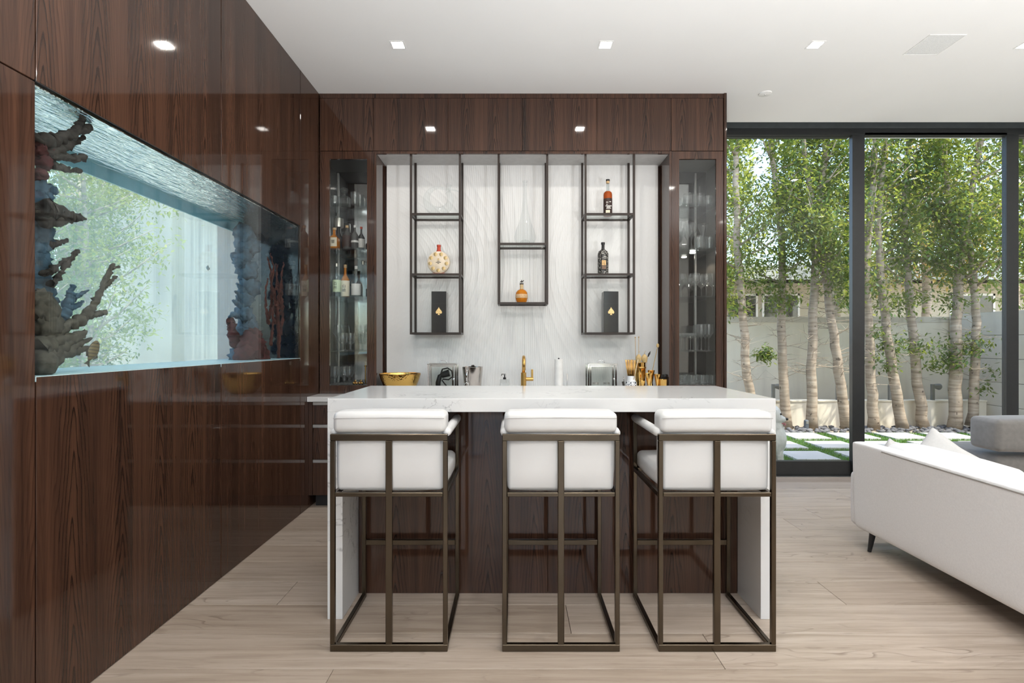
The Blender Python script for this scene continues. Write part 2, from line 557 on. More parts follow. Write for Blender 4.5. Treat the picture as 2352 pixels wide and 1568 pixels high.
# left wall: carcass around the tank opening, veneered panels in front
wl = struct('wall_left', MB().box((-2.3, TY0, 0), (-1.678, TY1, TZ0 - 0.02)).box((-2.3, TY0, TZ1 + 0.012), (-1.678, TY1, ZC))
            .box((-2.3, YR, 0), (-1.678, TY0, ZC)).box((-2.3, TY1 + 0.0, 0), (-1.678, 5.2, ZC)), M['seam'])
def panel(y0, y1, z0, z1):
    g = 0.0026
    MB().box((-1.677, y0 + g, z0 + g), (XL, y1 - g, z1 - g), bevel=0.0012, seg=1).build('panel', M['wood'], wl)
panel(0.66, TY0, 0, TZ1); panel(0.66, TY0, TZ1, ZC)
panel(-0.5, 0.66, 0, TZ1); panel(-0.5, 0.66, TZ1, ZC)
panel(-1.66, -0.5, 0, ZC); panel(-2.82, -1.66, 0, ZC); panel(-4.5, -2.82, 0, ZC)
panel(TY0, 2.957, 0, TZ0); panel(TY0, 2.957, TZ1, ZC)
panel(2.957, TY1, 0, TZ0); panel(2.957, TY1, TZ1, ZC)
panel(TY1, YF - 0.002, 0, ZC)

struct('wall_back', MB().box((-2.3, 5.0, 0), (1.80, 5.19, 3.62)), M['plaster'])
# rear wall and the wall on the sofa side, with their own large windows
struct('wall_rear', MB().box((-1.7, YR - 0.2, 0), (-1.2, YR, ZC)).box((2.4, YR - 0.2, 0), (6.8, YR, ZC)).box((-1.2, YR - 0.2, 3.2), (2.4, YR, ZC)), M['plaster'])
struct('wall_right', MB().box((XR, YR, 0), (XR + 0.2, 5.4, ZC)), M['plaster'])
def side_window(name, horizontal, c, a0, a1, z1, n):
    mb = MB()
    t = 0.05
    def bar(p0, p1, z0, zz):
        mb.box((p0, c - t, z0), (p1, c + t, zz)) if horizontal else mb.box((c - t, p0, z0), (c + t, p1, zz))
    bar(a0, a1, 0, 0.1); bar(a0, a1, z1 - 0.08, z1)
    w = (a1 - a0) / n
    for i in range(n + 1):
        bar(max(a0, a0 + i * w - 0.05), min(a1, a0 + i * w + 0.05), 0.1, z1 - 0.08)
    fr = struct(name, mb, M['frame'])
    for i in range(n):
        p0, p1 = a0 + i * w + 0.05, a0 + (i + 1) * w - 0.05
        g = MB()
        g.box((p0, c - 0.004, 0.1), (p1, c + 0.004, z1 - 0.08)) if horizontal else g.box((c - 0.004, p0, 0.1), (c + 0.004, p1, z1 - 0.08))
        g.build('pane', M['glass'], fr)
side_window('window_2', True, YR - 0.1, -1.2, 2.4, 3.2, 3)

# garden window: tall sliding panes in a dark aluminium frame
w1 = struct('window_1', MB().box((1.80, YB, 3.40), (XR, YB + 0.06, 3.60)).box((1.80, YB + 0.06, 3.42), (XR, YB + 0.12, 3.60))
            .box((1.80, YB, 0.0), (XR, YB + 0.12, 0.012)), M['frame'])
MB().box((1.80, YB - 0.012, 3.462), (XR, YB, 3.60)).build('head_track', M['frame_grey'], w1)
MB().box((1.80, YB - 0.03, 0.0), (XR, YB, 0.010)).build('floor_track', M['alu'], w1)
edges = [1.80, 3.368, 4.90, 6.45]
for i, ex in enumerate(edges):
    wd = 0.121 if i in (1, 2) else 0.10
    MB().box((ex, YB + 0.005, 0.012), (ex + wd * 0.5, YB + 0.055, 3.44)).box((ex + wd * 0.5, YB + 0.005, 0.012), (ex + wd, YB + 0.105, 3.44), bevel=0).build('mullion', M['frame'], w1)
for i in range(3):
    a, b = edges[i] + (0.10 if i == 0 else 0.121), edges[i + 1]
    yy = YB + (0.065 if i != 1 else 0.03)
    MB().box((a, yy - 0.03, 0.012), (b, yy + 0.03, 0.150)).box((a, yy - 0.03, 3.395), (b, yy + 0.03, 3.42)).build('sash_rail', M['frame'], w1)
    MB().box((a, yy - 0.004, 0.150), (b, yy + 0.004, 3.395)).build('pane', M['glass'], w1)

# ------------------------------------------------------------------ ceiling fittings
k = 0
for iy, ly in enumerate([3.719, 1.75, -0.25, -2.3]):
    for ix, lx in enumerate([-0.824, 0.654, 2.147, 3.65, 5.15]):
        if iy == 0 and ix > 2 and False:
            continue
        where = ['nearest the wood cabinets', 'over the bar stools', 'behind the stools', 'at the rear of the room'][iy]
        o5 = ['first', 'second', 'third', 'fourth', 'fifth'][ix]
        t = thing('downlight', f'square recessed downlight {where}, {o5} from the fish tank wall', 'light', (lx, ly, ZC), group='recessed ceiling lights')
        s = 0.050
        MB().box((-s, -s, -0.003), (s, -s + 0.010, 0)).box((-s, s - 0.010, -0.003), (s, s, 0)).box((-s, -s + 0.010, -0.003), (-s + 0.010, s - 0.010, 0)).box((s - 0.010, -s + 0.010, -0.003), (s, s - 0.010, 0)).build('trim_ring', M['white'], t)
        MB().box((-0.040, -0.040, -0.0015), (0.040, 0.040, -0.0003)).build('diffuser', M['lamp'], t)
        la = bpy.data.lights.new('downlight_beam', 'AREA')
        la.shape = 'SQUARE'
        la.size = 0.078
        la.energy = DOWNLIGHT_W
        la.color = (1.0, 0.95, 0.88)
        la.spread = math.radians(150)
        lo = bpy.data.objects.new('downlight_beam', la)
        C.objects.link(lo)
        lo.parent = t
        lo.location = (0, 0, -0.004)

vx0 = at(2148.7, 81, FPX * (ZC - EYE) / 707)
sp = thing('ceiling_speaker', 'flush square white speaker grille in the ceiling over the sofa', 'speaker', (2.99, 3.72, ZC))
MB().box((-0.121, -0.121, -0.002), (0.121, 0.121, -0.0002)).build('grille', plain('grey_white_grille', (0.72, 0.73, 0.725), 0.8, scale=300, var=0.15), sp)
MB().box((-0.127, -0.127, -0.004), (0.127, -0.121, 0)).box((-0.127, 0.121, -0.004), (0.127, 0.127, 0)).box((-0.127, -0.121, -0.004), (-0.121, 0.121, 0)).box((0.121, -0.121, -0.004), (0.127, 0.121, 0)).build('rim', M['white'], sp)
sd = thing('smoke_detector', 'small round white smoke detector on the ceiling by the window', 'detector', (2.137, 4.44, ZC))
MB().lathe([(0, -0.012), (0.040, -0.012), (0.050, -0.008), (0.052, 0.0), (0, 0)], 28).build('cover', M['white'], sd, smooth=True)
MB().lathe([(0, -0.0135), (0.008, -0.0135), (0.009, -0.0118), (0, -0.0118)], 12).build('vent_button', M['alu'], sd)

# ------------------------------------------------------------------ tall cabinets round the niche
tr = struct('trim_1', MB().box((XL, YF, 3.415), (1.807, 5.0, ZC)), M['wood'])
struct('trim_2', MB().box((1.786, YF - 0.012, 0), (1.807, 5.19, ZC - 0.001)), M['wood'])
ub = [-1.650, -1.193, -0.559, 0.074, 0.707, 1.341, 1.784]
ul = ['above the bottle cabinet next to the fish tank wall', 'above the hanging shelf with the ring decanter', 'above the left part of the middle hanging shelf',
      'above the faucet side of the niche', 'above the hanging shelf with the tall whiskey bottle', 'above the glassware cabinet by the window']
for i in range(6):
    u = thing('upper_cabinet', f'glossy dark wood upper cabinet {ul[i]}', 'cabinet', ((ub[i] + ub[i + 1]) / 2, YF, 2.963), group='upper cabinets')
    w = (ub[i + 1] - ub[i]) / 2
    MB().box((-w, 0.022, 0.002), (w, 0.53, 0.450)).build('body', M['wood_inner'], u)
    MB().box((-w + 0.0015, 0, 0.003), (w - 0.0015, 0.020, 0.4505), bevel=0.001, seg=1).build('door', M['wood'], u)

def display_cabinet(label, x0, x1, g0, g1, mirror, inner):
    t = thing('display_cabinet', label, 'cabinet', ((x0 + x1) / 2, YF, 0.901))
    z0, z1 = 0.9015, 2.961
    gz0, gz1 = 0.972, 2.897
    b = MB()
    b.box((x0, YF + 0.024, z0), (x0 + 0.018, 4.82, z1)).box((x1 - 0.018, YF + 0.024, z0), (x1, 4.82, z1))
    b.box((x0 + 0.018, YF + 0.024, z0), (x1 - 0.018, 4.82, gz0 - 0.004)).box((x0 + 0.018, YF + 0.024, gz1 + 0.004), (x1 - 0.018, 4.82, z1))
    b.build('body', inner, t, world=True)
    MB().box((x0 + 0.018, 4.802, gz0 - 0.004), (x1 - 0.018, 4.81, gz1 + 0.004)).build('back_mirror', mirror, t, world=True)
    d = MB()
    d.box((x0 + 0.001, YF, z0 + 0.001), (g0, YF + 0.022, z1)).box((g1, YF, z0 + 0.001), (x1 - 0.001, YF + 0.022, z1))
    d.box((g0, YF, z0 + 0.001), (g1, YF + 0.022, gz0)).box((g0, YF, gz1), (g1, YF + 0.022, z1))
    dr = d.build('door', M['wood'], t, world=True)
    p = MB().box((g0, YF + 0.009, gz0), (g1, YF + 0.013, gz1)).build('pane', M['door_glass'], dr)
    for z in (2.534, 2.150, 1.735, 1.262):
        MB().box((x0 + 0.019, YF + 0.035, z - 0.008), (x1 - 0.019, 4.801, z)).build('shelf', M['shelf_glass'], t, world=True)
    return t
M['cab_dark'] = plain('cabinet_lining_dark', (0.030, 0.032, 0.030), 0.4)
M['cab_grey'] = plain('cabinet_lining_grey', (0.16, 0.155, 0.15), 0.5)
dcl = display_cabinet('tall dark wood glass-front cabinet of bottles beside the fish tank wall', XL + 0.006, -1.187, -1.567, -1.248, M['mirror'], M['cab_dark'])
dcr = display_cabinet('tall dark wood glass-front cabinet of stemware beside the garden window', 1.342, 1.785, 1.407, 1.722, M['mirror_grey'], M['cab_grey'])
MB().box((1.662, 4.790, 0.97), (1.676, 4.8015, 2.89)).build('light_strip', M['alu'], dcr, world=True)
MB().box((-1.620, 4.790, 0.97), (-1.606, 4.8015, 2.89)).build('light_strip', M['alu'], dcl, world=True)
MB().box((-1.1865, YF, 0.9015), (-1.1675, 4.82, 2.9625)).build('side_panel', M['wood'], dcl, world=True)
MB().box((1.3225, YF, 0.9015), (1.3415, 4.82, 2.9625)).build('side_panel', M['wood'], dcr, world=True)
pk = MB().lathe([(0, -0.006), (0.022, -0.006), (0.026, 0), (0, 0)], 16).build('puck_light', M['lamp'], dcr)
pk.location = (0.04, 0.24, 2.142 - 0.901)
pl = bpy.data.lights.new('puck_beam', 'SPOT')
pl.energy, pl.spot_size, pl.color, pl.shadow_soft_size = 2.0, 2.2, (1.0, 0.83, 0.62), 0.02
plo = bpy.data.objects.new('puck_beam', pl)
C.objects.link(plo); plo.parent = dcr; plo.location = (0.04, 0.24, 2.130 - 0.901)

# niche lining
wn = struct('wall_niche', MB().box((-1.149, 4.726, 0.9015), (1.304, 4.76, 2.940)), M['ribbed'])
MB().box((-1.1665, 4.760, 0.9015), (1.3215, 4.80, 2.940)).build('backing', M['wood_inner'], wn)
MB().box((-1.1665, YF + 0.021, 2.941), (1.3215, 4.80, 2.9625)).build('soffit', plain('soffit_grey', (0.46, 0.455, 0.445), 0.7), wn)
MB().box((-1.1665, YF, 2.941), (1.3215, YF + 0.020, 2.9625)).build('soffit_edge', M['wood'], wn)

# base cabinets and worktop
def base_cabinet(x0, x1, label):
    t = thing('base_cabinet', label, 'cabinet', ((x0 + x1) / 2, 4.215, 0), group='base cabinets under the back worktop')
    w = (x1 - x0) / 2
    MB().box((-w, 0.022, 0.10), (w, 0.60, 0.8605)).build('body', M['wood_inner'], t)
    MB().box((-w, 0.071, 0.0), (w, 0.09, 0.10)).build('toe_kick', M['black'], t)
    for z0, z1 in ((0.675, 0.830), (0.392, 0.648), (0.104, 0.364)):
        d = MB().box((-w + 0.0015, 0, z0), (w - 0.0015, 0.021, z1), bevel=0.001, seg=1).build('drawer', M['wood'], t)
        MB().box((-w + 0.0015, 0.006, z1 + 0.001), (w - 0.0015, 0.0215, z1 + 0.024)).build('finger_channel', M['alu'], d)
    return t
MB_f = thing('base_filler', 'narrow dark wood filler between fish tank wall and drawers', 'cabinet filler', (-1.64, 4.215, 0))
MB().box((-0.015, 0, 0.104), (0.0145, 0.6, 0.8605)).build('panel', M['wood'], MB_f)
bw = (1.784 + 1.624) / 5
bl = ['beside the fish tank wall', 'under the gold bowl', 'under the faucet', 'under the second glass lantern', 'at the window end of the worktop']
for i in range(5):
    base_cabinet(-1.624 + bw * i, -1.624 + bw * (i + 1), f'dark wood three-drawer base cabinet {bl[i]}')
wt_ = tag(MB().box((XL + 0.001, 4.181, 0.861), (1.785, 4.725, 0.901), bevel=0.0015, seg=1).build('worktop', M['quartz']), 'long white quartz worktop along the back cabinets', 'worktop')

# ------------------------------------------------------------------ hanging shelves
def hanging_shelf(x0, x1, zs, label):
    yf, yb, b = 4.471, 4.680, 0.009
    t = thing('hanging_shelf', label, 'shelf', ((x0 + x1) / 2, (yf + yb) / 2, zs[-1]), group='hanging metal shelves in the niche')
    for x in (x0, x1):
        for y in (yf, yb):
            MB().box((x - b, y - b, zs[-1] - b), (x + b, y + b, 2.9405)).build('post', M['dark_metal'], t, world=True)
    for z in zs:
        for y in (yf, yb):
            MB().box((x0 + b, y - b, z - b), (x1 - b, y + b, z + b)).build('rail', M['dark_metal'], t, world=True)
        for x in (x0, x1):
            MB().box((x - b, yf + b, z - b), (x + b, yb - b, z + b)).build('rail', M['dark_metal'], t, world=True)
        MB().box((x0 + b, yf + b, z), (x1 - b, yb - b, z + b)).build('glass_shelf', M['shelf_glass'], t, world=True)
hanging_shelf(-0.879, -0.4605, (2.433, 1.918, 1.414), 'three-tier dark metal shelf holding a ring decanter and round flask')
hanging_shelf(-0.129, 0.286, (2.179, 1.672), 'two-tier dark metal shelf hanging in the middle of the niche')
hanging_shelf(0.6135, 1.028, (2.433, 1.918, 1.414), 'three-tier dark metal shelf holding tall whiskey and patterned black bottles')

# ------------------------------------------------------------------ island
IX0, IX1, IY0, IY1, IZ = -0.898, 1.263, 2.517, 3.279, 1.0636
isl = thing('bar_island', 'bar island with white quartz top and dark wood sides behind the stools', 'island', ((IX0 + IX1) / 2, 2.9, 0))
ct = MB()
prof = [(IY0, 0.9986), (IY0, IZ), (IY1, IZ), (IY1, IZ - 0.02), (IY0 + 0.07, IZ - 0.02), (IY0 + 0.07, 0.9986)]
ct.poly([(IX0, a, b) for a, b in prof], (IX1 - IX0, 0, 0))
ct.build('countertop', M['quartz'], isl, world=True, bevel=0.0015, seg=1)
for x in (IX0, IX1 - 0.073):
    MB().box((x, IY0, 0), (x + 0.073, 2.779, 0.9984), bevel=0.0015, seg=1).build('leg', M['quartz'], isl, world=True)
MB().box((IX0 + 0.012, 2.802, 0.0), (IX1 - 0.012, IY1 - 0.03, IZ - 0.021)).build('body', M['wood_inner'], isl, world=True)
mid = (1258 - CX) * 2.78 / FPX
for a, b in ((IX0 + 0.073, mid), (mid, IX1 - 0.073)):
    MB().box((a + 0.001, 2.780, 0), (b - 0.001, 2.800, IZ - 0.022), bevel=0.001, seg=1).build('front_panel', M['wood'], isl, world=True)
MB().box((IX0 + 0.074, IY0 + 0.072, 1.020), (IX1 - 0.074, 2.779, 1.042)).build('overhang_panel', M['wood'], isl, world=True)
for x in (IX0 - 0.004, IX1):
    sp_ = MB().box((x, IY0 + 0.02, 0), (x + 0.004, IY1 - 0.02, IZ - 0.0215)).build('side_panel', M['wood'], isl, world=True)
    if x < 0:
        MB().box((x - 0.004, 2.93, 0.86), (x, 3.00, 0.97), bevel=0.001, seg=1).build('outlet_plate', M['wood_inner'], sp_)
hw = (IX1 - IX0 - 0.03) / 4
for i in range(4):
    x = IX0 + 0.015 + hw * i
    d = MB().box((x + 0.002, IY1 - 0.029, 0.1), (x + hw - 0.002, IY1 - 0.010, IZ - 0.024), bevel=0.001, seg=1).build('rear_door', M['wood'], isl, world=True)

# ------------------------------------------------------------------ bar stools
def cushion(lo, hi, r, name, mat, parent, sub=1, puff=0.0):
    """upholstered block: rounded edges, faces swelling by puff"""
    lo, hi = Vector(lo), Vector(hi)
    c, d = (lo + hi) / 2, (hi - lo) / 2
    mb = MB()
    vmap = {}
    ax = []
    for k_ in range(3):
        e = 1 - r / d[k_]
        ax.append([-1, -(1 + e) / 2, -e, -e * 0.5, 0, e * 0.5, e, (1 + e) / 2, 1])
    def vert(q):
        key = tuple(round(a, 5) for a in q)
        if key not in vmap:
            p = Vector((q[0] * d.x, q[1] * d.y, q[2] * d.z))
            core = Vector([max(-(d[k_] - r), min(d[k_] - r, p[k_])) for k_ in range(3)])
            off = p - core
            p2 = core + off.normalized() * r if off.length > 1e-9 else p
            w = [k_ for k_ in range(3) if abs(q[k_]) > 0.999]
            if len(w) == 1:
                bl = puff
                for k_ in range(3):
                    if k_ != w[0]:
                        bl *= max(0.0, 1 - q[k_] ** 4)
                p2[w[0]] += math.copysign(bl, q[w[0]])
            vmap[key] = mb.bm.verts.new(c + p2)
        return vmap[key]
    for k_ in range(3):
        u, v = [(1, 2), (0, 2), (0, 1)][k_]
        for sg in (-1, 1):
            for i in range(8):
                for j in range(8):
                    f = []
                    for di, dj in ((0, 0), (1, 0), (1, 1), (0, 1)):
                        q = [0, 0, 0]
                        q[k_] = sg; q[u] = ax[u][i + di]; q[v] = ax[v][j + dj]
                        f.append(vert(q))
                    mb.bm.faces.new(f)
    return mb.build(name, mat, parent, smooth='all', subsurf=0)

def stool():
    t = thing('bar_stool', '', 'bar stool', group='bar stools along the island')
    W, Dp, H = 0.507, 0.494, 0.938
    h = W / 2
    m = M['bronze']
    bv = dict(bevel=0.0022, seg=1)
    # local: y = 0 is the back frame (towards the camera), y = Dp the feet by the island
    for s in (-1, 1):
        x0, x1 = (-h, -h + 0.020) if s < 0 else (h - 0.020, h)
        MB().box((x0, 0, 0.030), (x1, 0.020, H - 0.029), **bv).build('leg', m, t)
        MB().box((x0, Dp - 0.020, 0), (x1, Dp, H - 0.006), **bv).build('leg', m, t)
        MB().box((x0, 0.020, 0), (x1, Dp - 0.020, 0.024), **bv).build('floor_rail', m, t)
        MB().box((x0, 0.020, 0.662), (x1, Dp - 0.020, 0.682), **bv).build('seat_rail', m, t)
        a = MB().box((x0 + 0.004, 0.020, H - 0.016), (x1 - 0.004, Dp - 0.020, H - 0.006)).build('arm', m, t)
        xc = (x0 + x1) / 2
        pts = [(xc, 0.024 + (Dp - 0.020) * i / 12, H + 0.002) for i in range(13)]
        rr = [0.017] + [0.0205] * 11 + [0.017]
        MB().tube(pts, rr, 14).build('arm_pad', M['leather'], a, smooth='all')
    MB().box((-0.014, 0, 0.030), (0.014, 0.020, H - 0.029), **bv).build('back_post', m, t)
    MB().box((-h, 0, H - 0.029), (h, 0.022, H), **bv).build('top_rail', m, t)
    MB().box((-h, 0, 0), (h, 0.022, 0.031), **bv).build('floor_rail', m, t)
    MB().box((-h + 0.020, 0.001, 0.668), (h - 0.020, 0.020, 0.686), **bv).build('back_rail', m, t)
    MB().box((-h + 0.020, Dp - 0.018, 0.662), (h - 0.020, Dp - 0.002, 0.682), **bv).build('seat_rail', m, t)
    MB().box((-h + 0.020, Dp - 0.020, 0.277), (h - 0.020, Dp - 0.002, 0.304), **bv).build('footrest', m, t)
    cushion((-h + 0.022, 0.110, 0.684), (h - 0.022, Dp - 0.006, 0.772), 0.020, 'seat', M['leather'], t, puff=0.012)
    b = MB()
    cushion((-h + 0.023, 0.021, 0.690), (h - 0.023, 0.115, 1.030), 0.016, 'backrest', M['leather'], t, puff=0.006)
    cushion((-h + 0.012, 0.002, 0.941), (h - 0.012, 0.122, 1.033), 0.022, 'headroll', M['leather'], t, puff=0.004)
    MB().tube([(-h + 0.014, 0.0005, 1.006), (0, -0.0022, 1.009), (h - 0.014, 0.0005, 1.006)], 0.0016, 6).build('seam', M['piping'], t)
    return t
st0 = stool()
sl = ['white leather bar stool with bronze frame, nearest the fish tank wall', 'white leather bar stool with bronze frame, middle of the three', 'white leather bar stool with bronze frame, nearest the sofa']
for i, sx in enumerate((-0.539, 0.204, 0.878)):
    if i == 0:
        st0.location = (sx, 2.251, 0); st0['label'] = sl[0]
    else:
        dup(st0, (sx, 2.251, 0), 0, sl[i])

# ------------------------------------------------------------------ unseen fill uplights, added beside and behind the camera to brighten the ceiling
def add_fill_uplight(x, y, watt, label):
    t = thing('fill_uplight', label, 'fill light', (x, y, 0), group='added ceiling fill uplights')
    MB().lathe([(0, 0), (0.15, 0), (0.15, 0.012), (0.02, 0.02), (0, 0.02)], 28).build('base', M['bronze'], t, smooth=True)
    MB().tube([(0, 0, 0.02), (0, 0, 1.03)], 0.012, 12).build('pole', M['bronze'], t, smooth=True)
    MB().lathe([(0.02, 1.03), (0.06, 1.035), (0.19, 1.12), (0.21, 1.16), (0.205, 1.16), (0.18, 1.125), (0, 1.05)], 32).build('bowl_shade', M['white'], t, smooth=True)
    la = bpy.data.lights.new('fill_uplight_glow', 'AREA')
    la.shape = 'DISK'
    la.size = 0.34
    la.energy = watt
    la.color = (0.97, 0.985, 1.0)
    lo = bpy.data.objects.new('fill_uplight_glow', la)
    C.objects.link(lo)
    lo.parent = t
    lo.location = (0, 0, 1.15)
    lo.rotation_euler = (PI, 0, 0)
add_fill_uplight(1.9, 0.35, FILL_W, 'unseen bronze fill uplight added behind the sofa corner')
add_fill_uplight(5.0, 1.0, FILL_W * 0.65, 'unseen bronze fill uplight added at the far side of the sofa')
add_fill_uplight(-0.5, -0.7, FILL_W * 1.45, 'unseen bronze fill uplight added behind the bar stools')
# ------------------------------------------------------------------ sofa, pillows, grey chair
sofa = thing('sofa', 'long white fabric sofa seen from behind, in front of the garden window', 'sofa', (2.7, 2.2, 0))
def loft(name, mat, parent, secs, sub=2, close_ends=True):
    """skin closed cross-sections (lists of points) into one mesh"""
    mb = MB()
    rings = [[mb.bm.verts.new(Vector(p)) for p in s] for s in secs]
    n = len(rings[0])
    for a, b in zip(rings, rings[1:]):
        for i in range(n):
            mb.bm.faces.new((a[i], a[(i + 1) % n], b[(i + 1) % n], b[i]))
    if close_ends:
        mb.bm.faces.new(rings[0][::-1]); mb.bm.faces.new(rings[-1])
    return mb.build(name, mat, parent, smooth='all', world=True, subsurf=sub)
secs = []
for y, inset, drop in ((0.95, 0.03, 0.02), (0.99, 0.0, 0.0), (1.6, 0, 0), (2.4, 0, 0), (3.1, 0, 0), (3.36, -0.008, 0.0), (3.405, -0.012, 0.0), (3.425, -0.010, 0.003), (3.430, 0.0, 0.010)):
    xo, zt, zb = 2.230 + inset, 0.690 - drop, 0.118 + drop
    secs.append([(xo + 0.060, y, zb), (xo + 0.025, y, zb + 0.008), (xo + 0.012, y, zb + 0.035), (xo + 0.006, y, zb + 0.16), (xo, y, zt - 0.14), (xo - 0.002, y, zt - 0.020), (xo - 0.001, y, zt - 0.006), (xo + 0.010, y, zt),
                 (xo + 0.07, y, zt), (xo + 0.13, y, zt - 0.006), (xo + 0.16, y, zt - 0.05), (xo + 0.18, y, 0.40), (xo + 0.18, y, 0.2), (xo + 0.18, y, zb)])
loft('back', M['fabric'], sofa, secs)
MB().tube([(2.2275, y, 0.672) for y in (1.0, 1.5, 2.0, 2.5, 3.0)] + [(2.2265, 3.16, 0.674)], 0.0042, 8).build('piping', M['piping'], sofa, world=True)
MB().box((2.46, 1.0, 0.13), (3.30, 3.40, 0.27), bevel=0.02).build('base', M['fabric'], sofa, world=True)
def wcushion(lo, hi, r, name, mat, parent, **k):
    o = cushion(lo, hi, r, name, mat, parent, **k)
    o.matrix_parent_inverse = Matrix.Translation(-absloc(parent))
    return o
wcushion((2.238, 3.396, 0.135), (3.31, 3.486, 0.487), 0.030, 'arm', M['fabric'], sofa, puff=0.004)
wcushion((2.238, 0.884, 0.135), (3.31, 0.974, 0.487), 0.030, 'arm', M['fabric'], sofa, puff=0.004)
for i in range(3):
    y0 = 1.02 + 0.79 * i
    wcushion((2.50, y0, 0.275), (3.28, y0 + 0.785, 0.43), 0.04, 'seat_cushion', M['fabric'], sofa, puff=0.02)
    wcushion((2.385, y0 + 0.01, 0.41), (2.60, y0 + 0.775, 0.690), 0.05, 'back_cushion', M['fabric'], sofa, puff=0.012)
for x, y, dx, dy in ((2.29, 3.325, -0.02, 0.01), (3.2, 3.3, 0.03, 0.02), (2.29, 1.08, -0.02, -0.01), (3.2, 1.08, 0.03, -0.02)):
    MB().tube([(x + dx, y + dy, 0.0), (x, y, 0.150)], [0.011, 0.021], 12).build('leg', M['black'], sofa, world=True)

def pillow(label, c, size, rz, tilt, roll, zip_=False):
    t = thing('pillow', label, 'pillow', c, group='pillows on the white sofa')
    mb = MB()
    n = 12
    R = Euler((tilt, roll, rz)).to_matrix()
    grid = {}
    for s in (-1, 1):
        for i in range(n + 1):
            for j in range(n + 1):
                u, v = i / n * 2 - 1, j / n * 2 - 1
                if s > 0 and (abs(u) == 1 or abs(v) == 1):
                    grid[s, i, j] = grid[-1, i, j]
                    continue
                k = (1 - u * u) * (1 - v * v)
                pull = 1 - 0.10 * (1 - abs(u * v))
                th = 0.075 * (k ** 0.42) * (1 + 0.12 * mnoise.noise((u * 2, v * 2, s * 3 + c[0])))
                p = Vector((u * size * (pull if abs(u) > abs(v) else 1), s * th, v * size * (pull if abs(v) >= abs(u) else 1)))
                grid[s, i, j] = mb.bm.verts.new(R @ p)
        for i in range(n):
            for j in range(n):
                f = [grid[s, i, j], grid[s, i + 1, j], grid[s, i + 1, j + 1], grid[s, i, j + 1]]
                mb.bm.faces.new(f)
    mb.build('cover', M['pillow'], t, smooth='all', subsurf=1)
    if zip_:
        MB().tube([R @ Vector((0.05, -0.074, 0.09)), R @ Vector((0.07, -0.080, 0.02)), R @ Vector((0.05, -0.078, -0.03)), R @ Vector((0.075, -0.074, -0.10))], 0.003, 6).build('crease_piping', M['piping'], t)
    return t
pillow('white pillow with a grey piped crease standing up on the sofa', (2.685, 3.27, 0.540), 0.200, -0.5, -0.20, 0.62, True)
pillow('small white pillow end peeping over the sofa back', (2.50, 3.42, 0.565), 0.110, -0.9, -0.25, 0.5)

gc = thing('armchair', 'low grey velvet armchair with floating backrest at the window', 'armchair', (4.45, 4.25, 0))
def gcush(lo, hi, r, name, **k):
    o = cushion(lo, hi, r, name, M['grey_fabric'], gc, **k)
    o.matrix_parent_inverse = Matrix.Translation(-absloc(gc))
gcush((3.90, 4.20, 0.452), (5.1, 4.48, 0.712), 0.035, 'backrest', puff=0.01)
gcush((3.96, 4.28, 0.23), (5.1, 4.95, 0.405), 0.04, 'seat', puff=0.012)
MB().box((4.0, 4.32, 0.10), (5.06, 4.9, 0.235), bevel=0.01).build('base', M['black'], gc, world=True)
for x in (4.45, 4.85):
    MB().box((x, 4.33, 0.38), (x + 0.03, 4.36, 0.60)).build('bracket', M['bronze'], gc, world=True)
for x in (4.05, 5.0):
    for y in (4.36, 4.86):
        MB().tube([(x, y, 0), (x, y, 0.11)], [0.012, 0.02], 10).build('leg', M['black'], gc, world=True)

# ------------------------------------------------------------------ fish tank
tank = thing('fish_tank', 'long see-through fish tank set into the dark wood wall', 'fish tank', (-1.87, 2.93, TZ0 - 0.02))
M['tank_front'] = clear_glass('tank_front_glass', (0.92, 0.965, 0.965), 0.8)
M['tank_back'] = clear_glass('tank_back_glass', (0.86, 0.905, 0.885), 0.4)
M['blue_trim'] = plain('blue_tank_trim', (0.26, 0.54, 0.66), 0.3)
def hazy(mat, amount, col):
    """mixes a milky translucent share into a pane"""
    nt = mat.node_tree
    o = nt.nodes['Material Output']
    prev = o.inputs['Surface'].links[0].from_socket
    tl = nt.nodes.new('ShaderNodeBsdfTranslucent'); tl.inputs[0].default_value = (*col, 1)
    mx = nt.nodes.new('ShaderNodeMixShader'); mx.inputs[0].default_value = amount
    nt.links.new(prev, mx.inputs[1]); nt.links.new(tl.outputs[0], mx.inputs[2]); nt.links.new(mx.outputs[0], o.inputs['Surface'])
hazy(M['tank_back'], 0.12, (0.80, 0.93, 0.95))  # milky veil put into the back pane in place of haze in the water
M['navy'] = plain('navy_backdrop', (0.010, 0.013, 0.020), 0.10)
def water():
    t = NT('water_surface')
    x, y, z = t.sep(t.pos())
    n = t.noise(t.xyz(t.math('MULTIPLY', x, 26), t.math('MULTIPLY', y, 6)), 1.0, 4, 0.6)
    t.set((1.0, 0.98, 0.92), 0.05, metal=1.0)
    t.bump(n, 0.5, 0.05)
    return t.m
M['water'] = water()
MB().box((XL - 0.014, TY0, TZ0), (XL - 0.002, TY1, TZ1)).build('front_pane', M['tank_front'], tank, world=True)
MB().box((TX1 - 0.012, TY0, TZ0), (TX1, TY1, TZ1 - 0.07)).build('back_pane', M['tank_back'], tank, world=True)
MB().box((TX1 - 0.012, TY0, TZ1 - 0.07), (TX1, TY1, TZ1)).build('back_header', M['blue_trim'], tank, world=True)
MB().box((TX1 - 0.012, TY1 - 0.012, TZ0), (XL - 0.014, TY1, TZ1)).build('end_panel', M['navy'], tank, world=True)
MB().box((TX1 - 0.012, TY0, TZ0), (XL - 0.014, TY0 + 0.012, TZ1)).build('end_panel', M['navy'], tank, world=True)
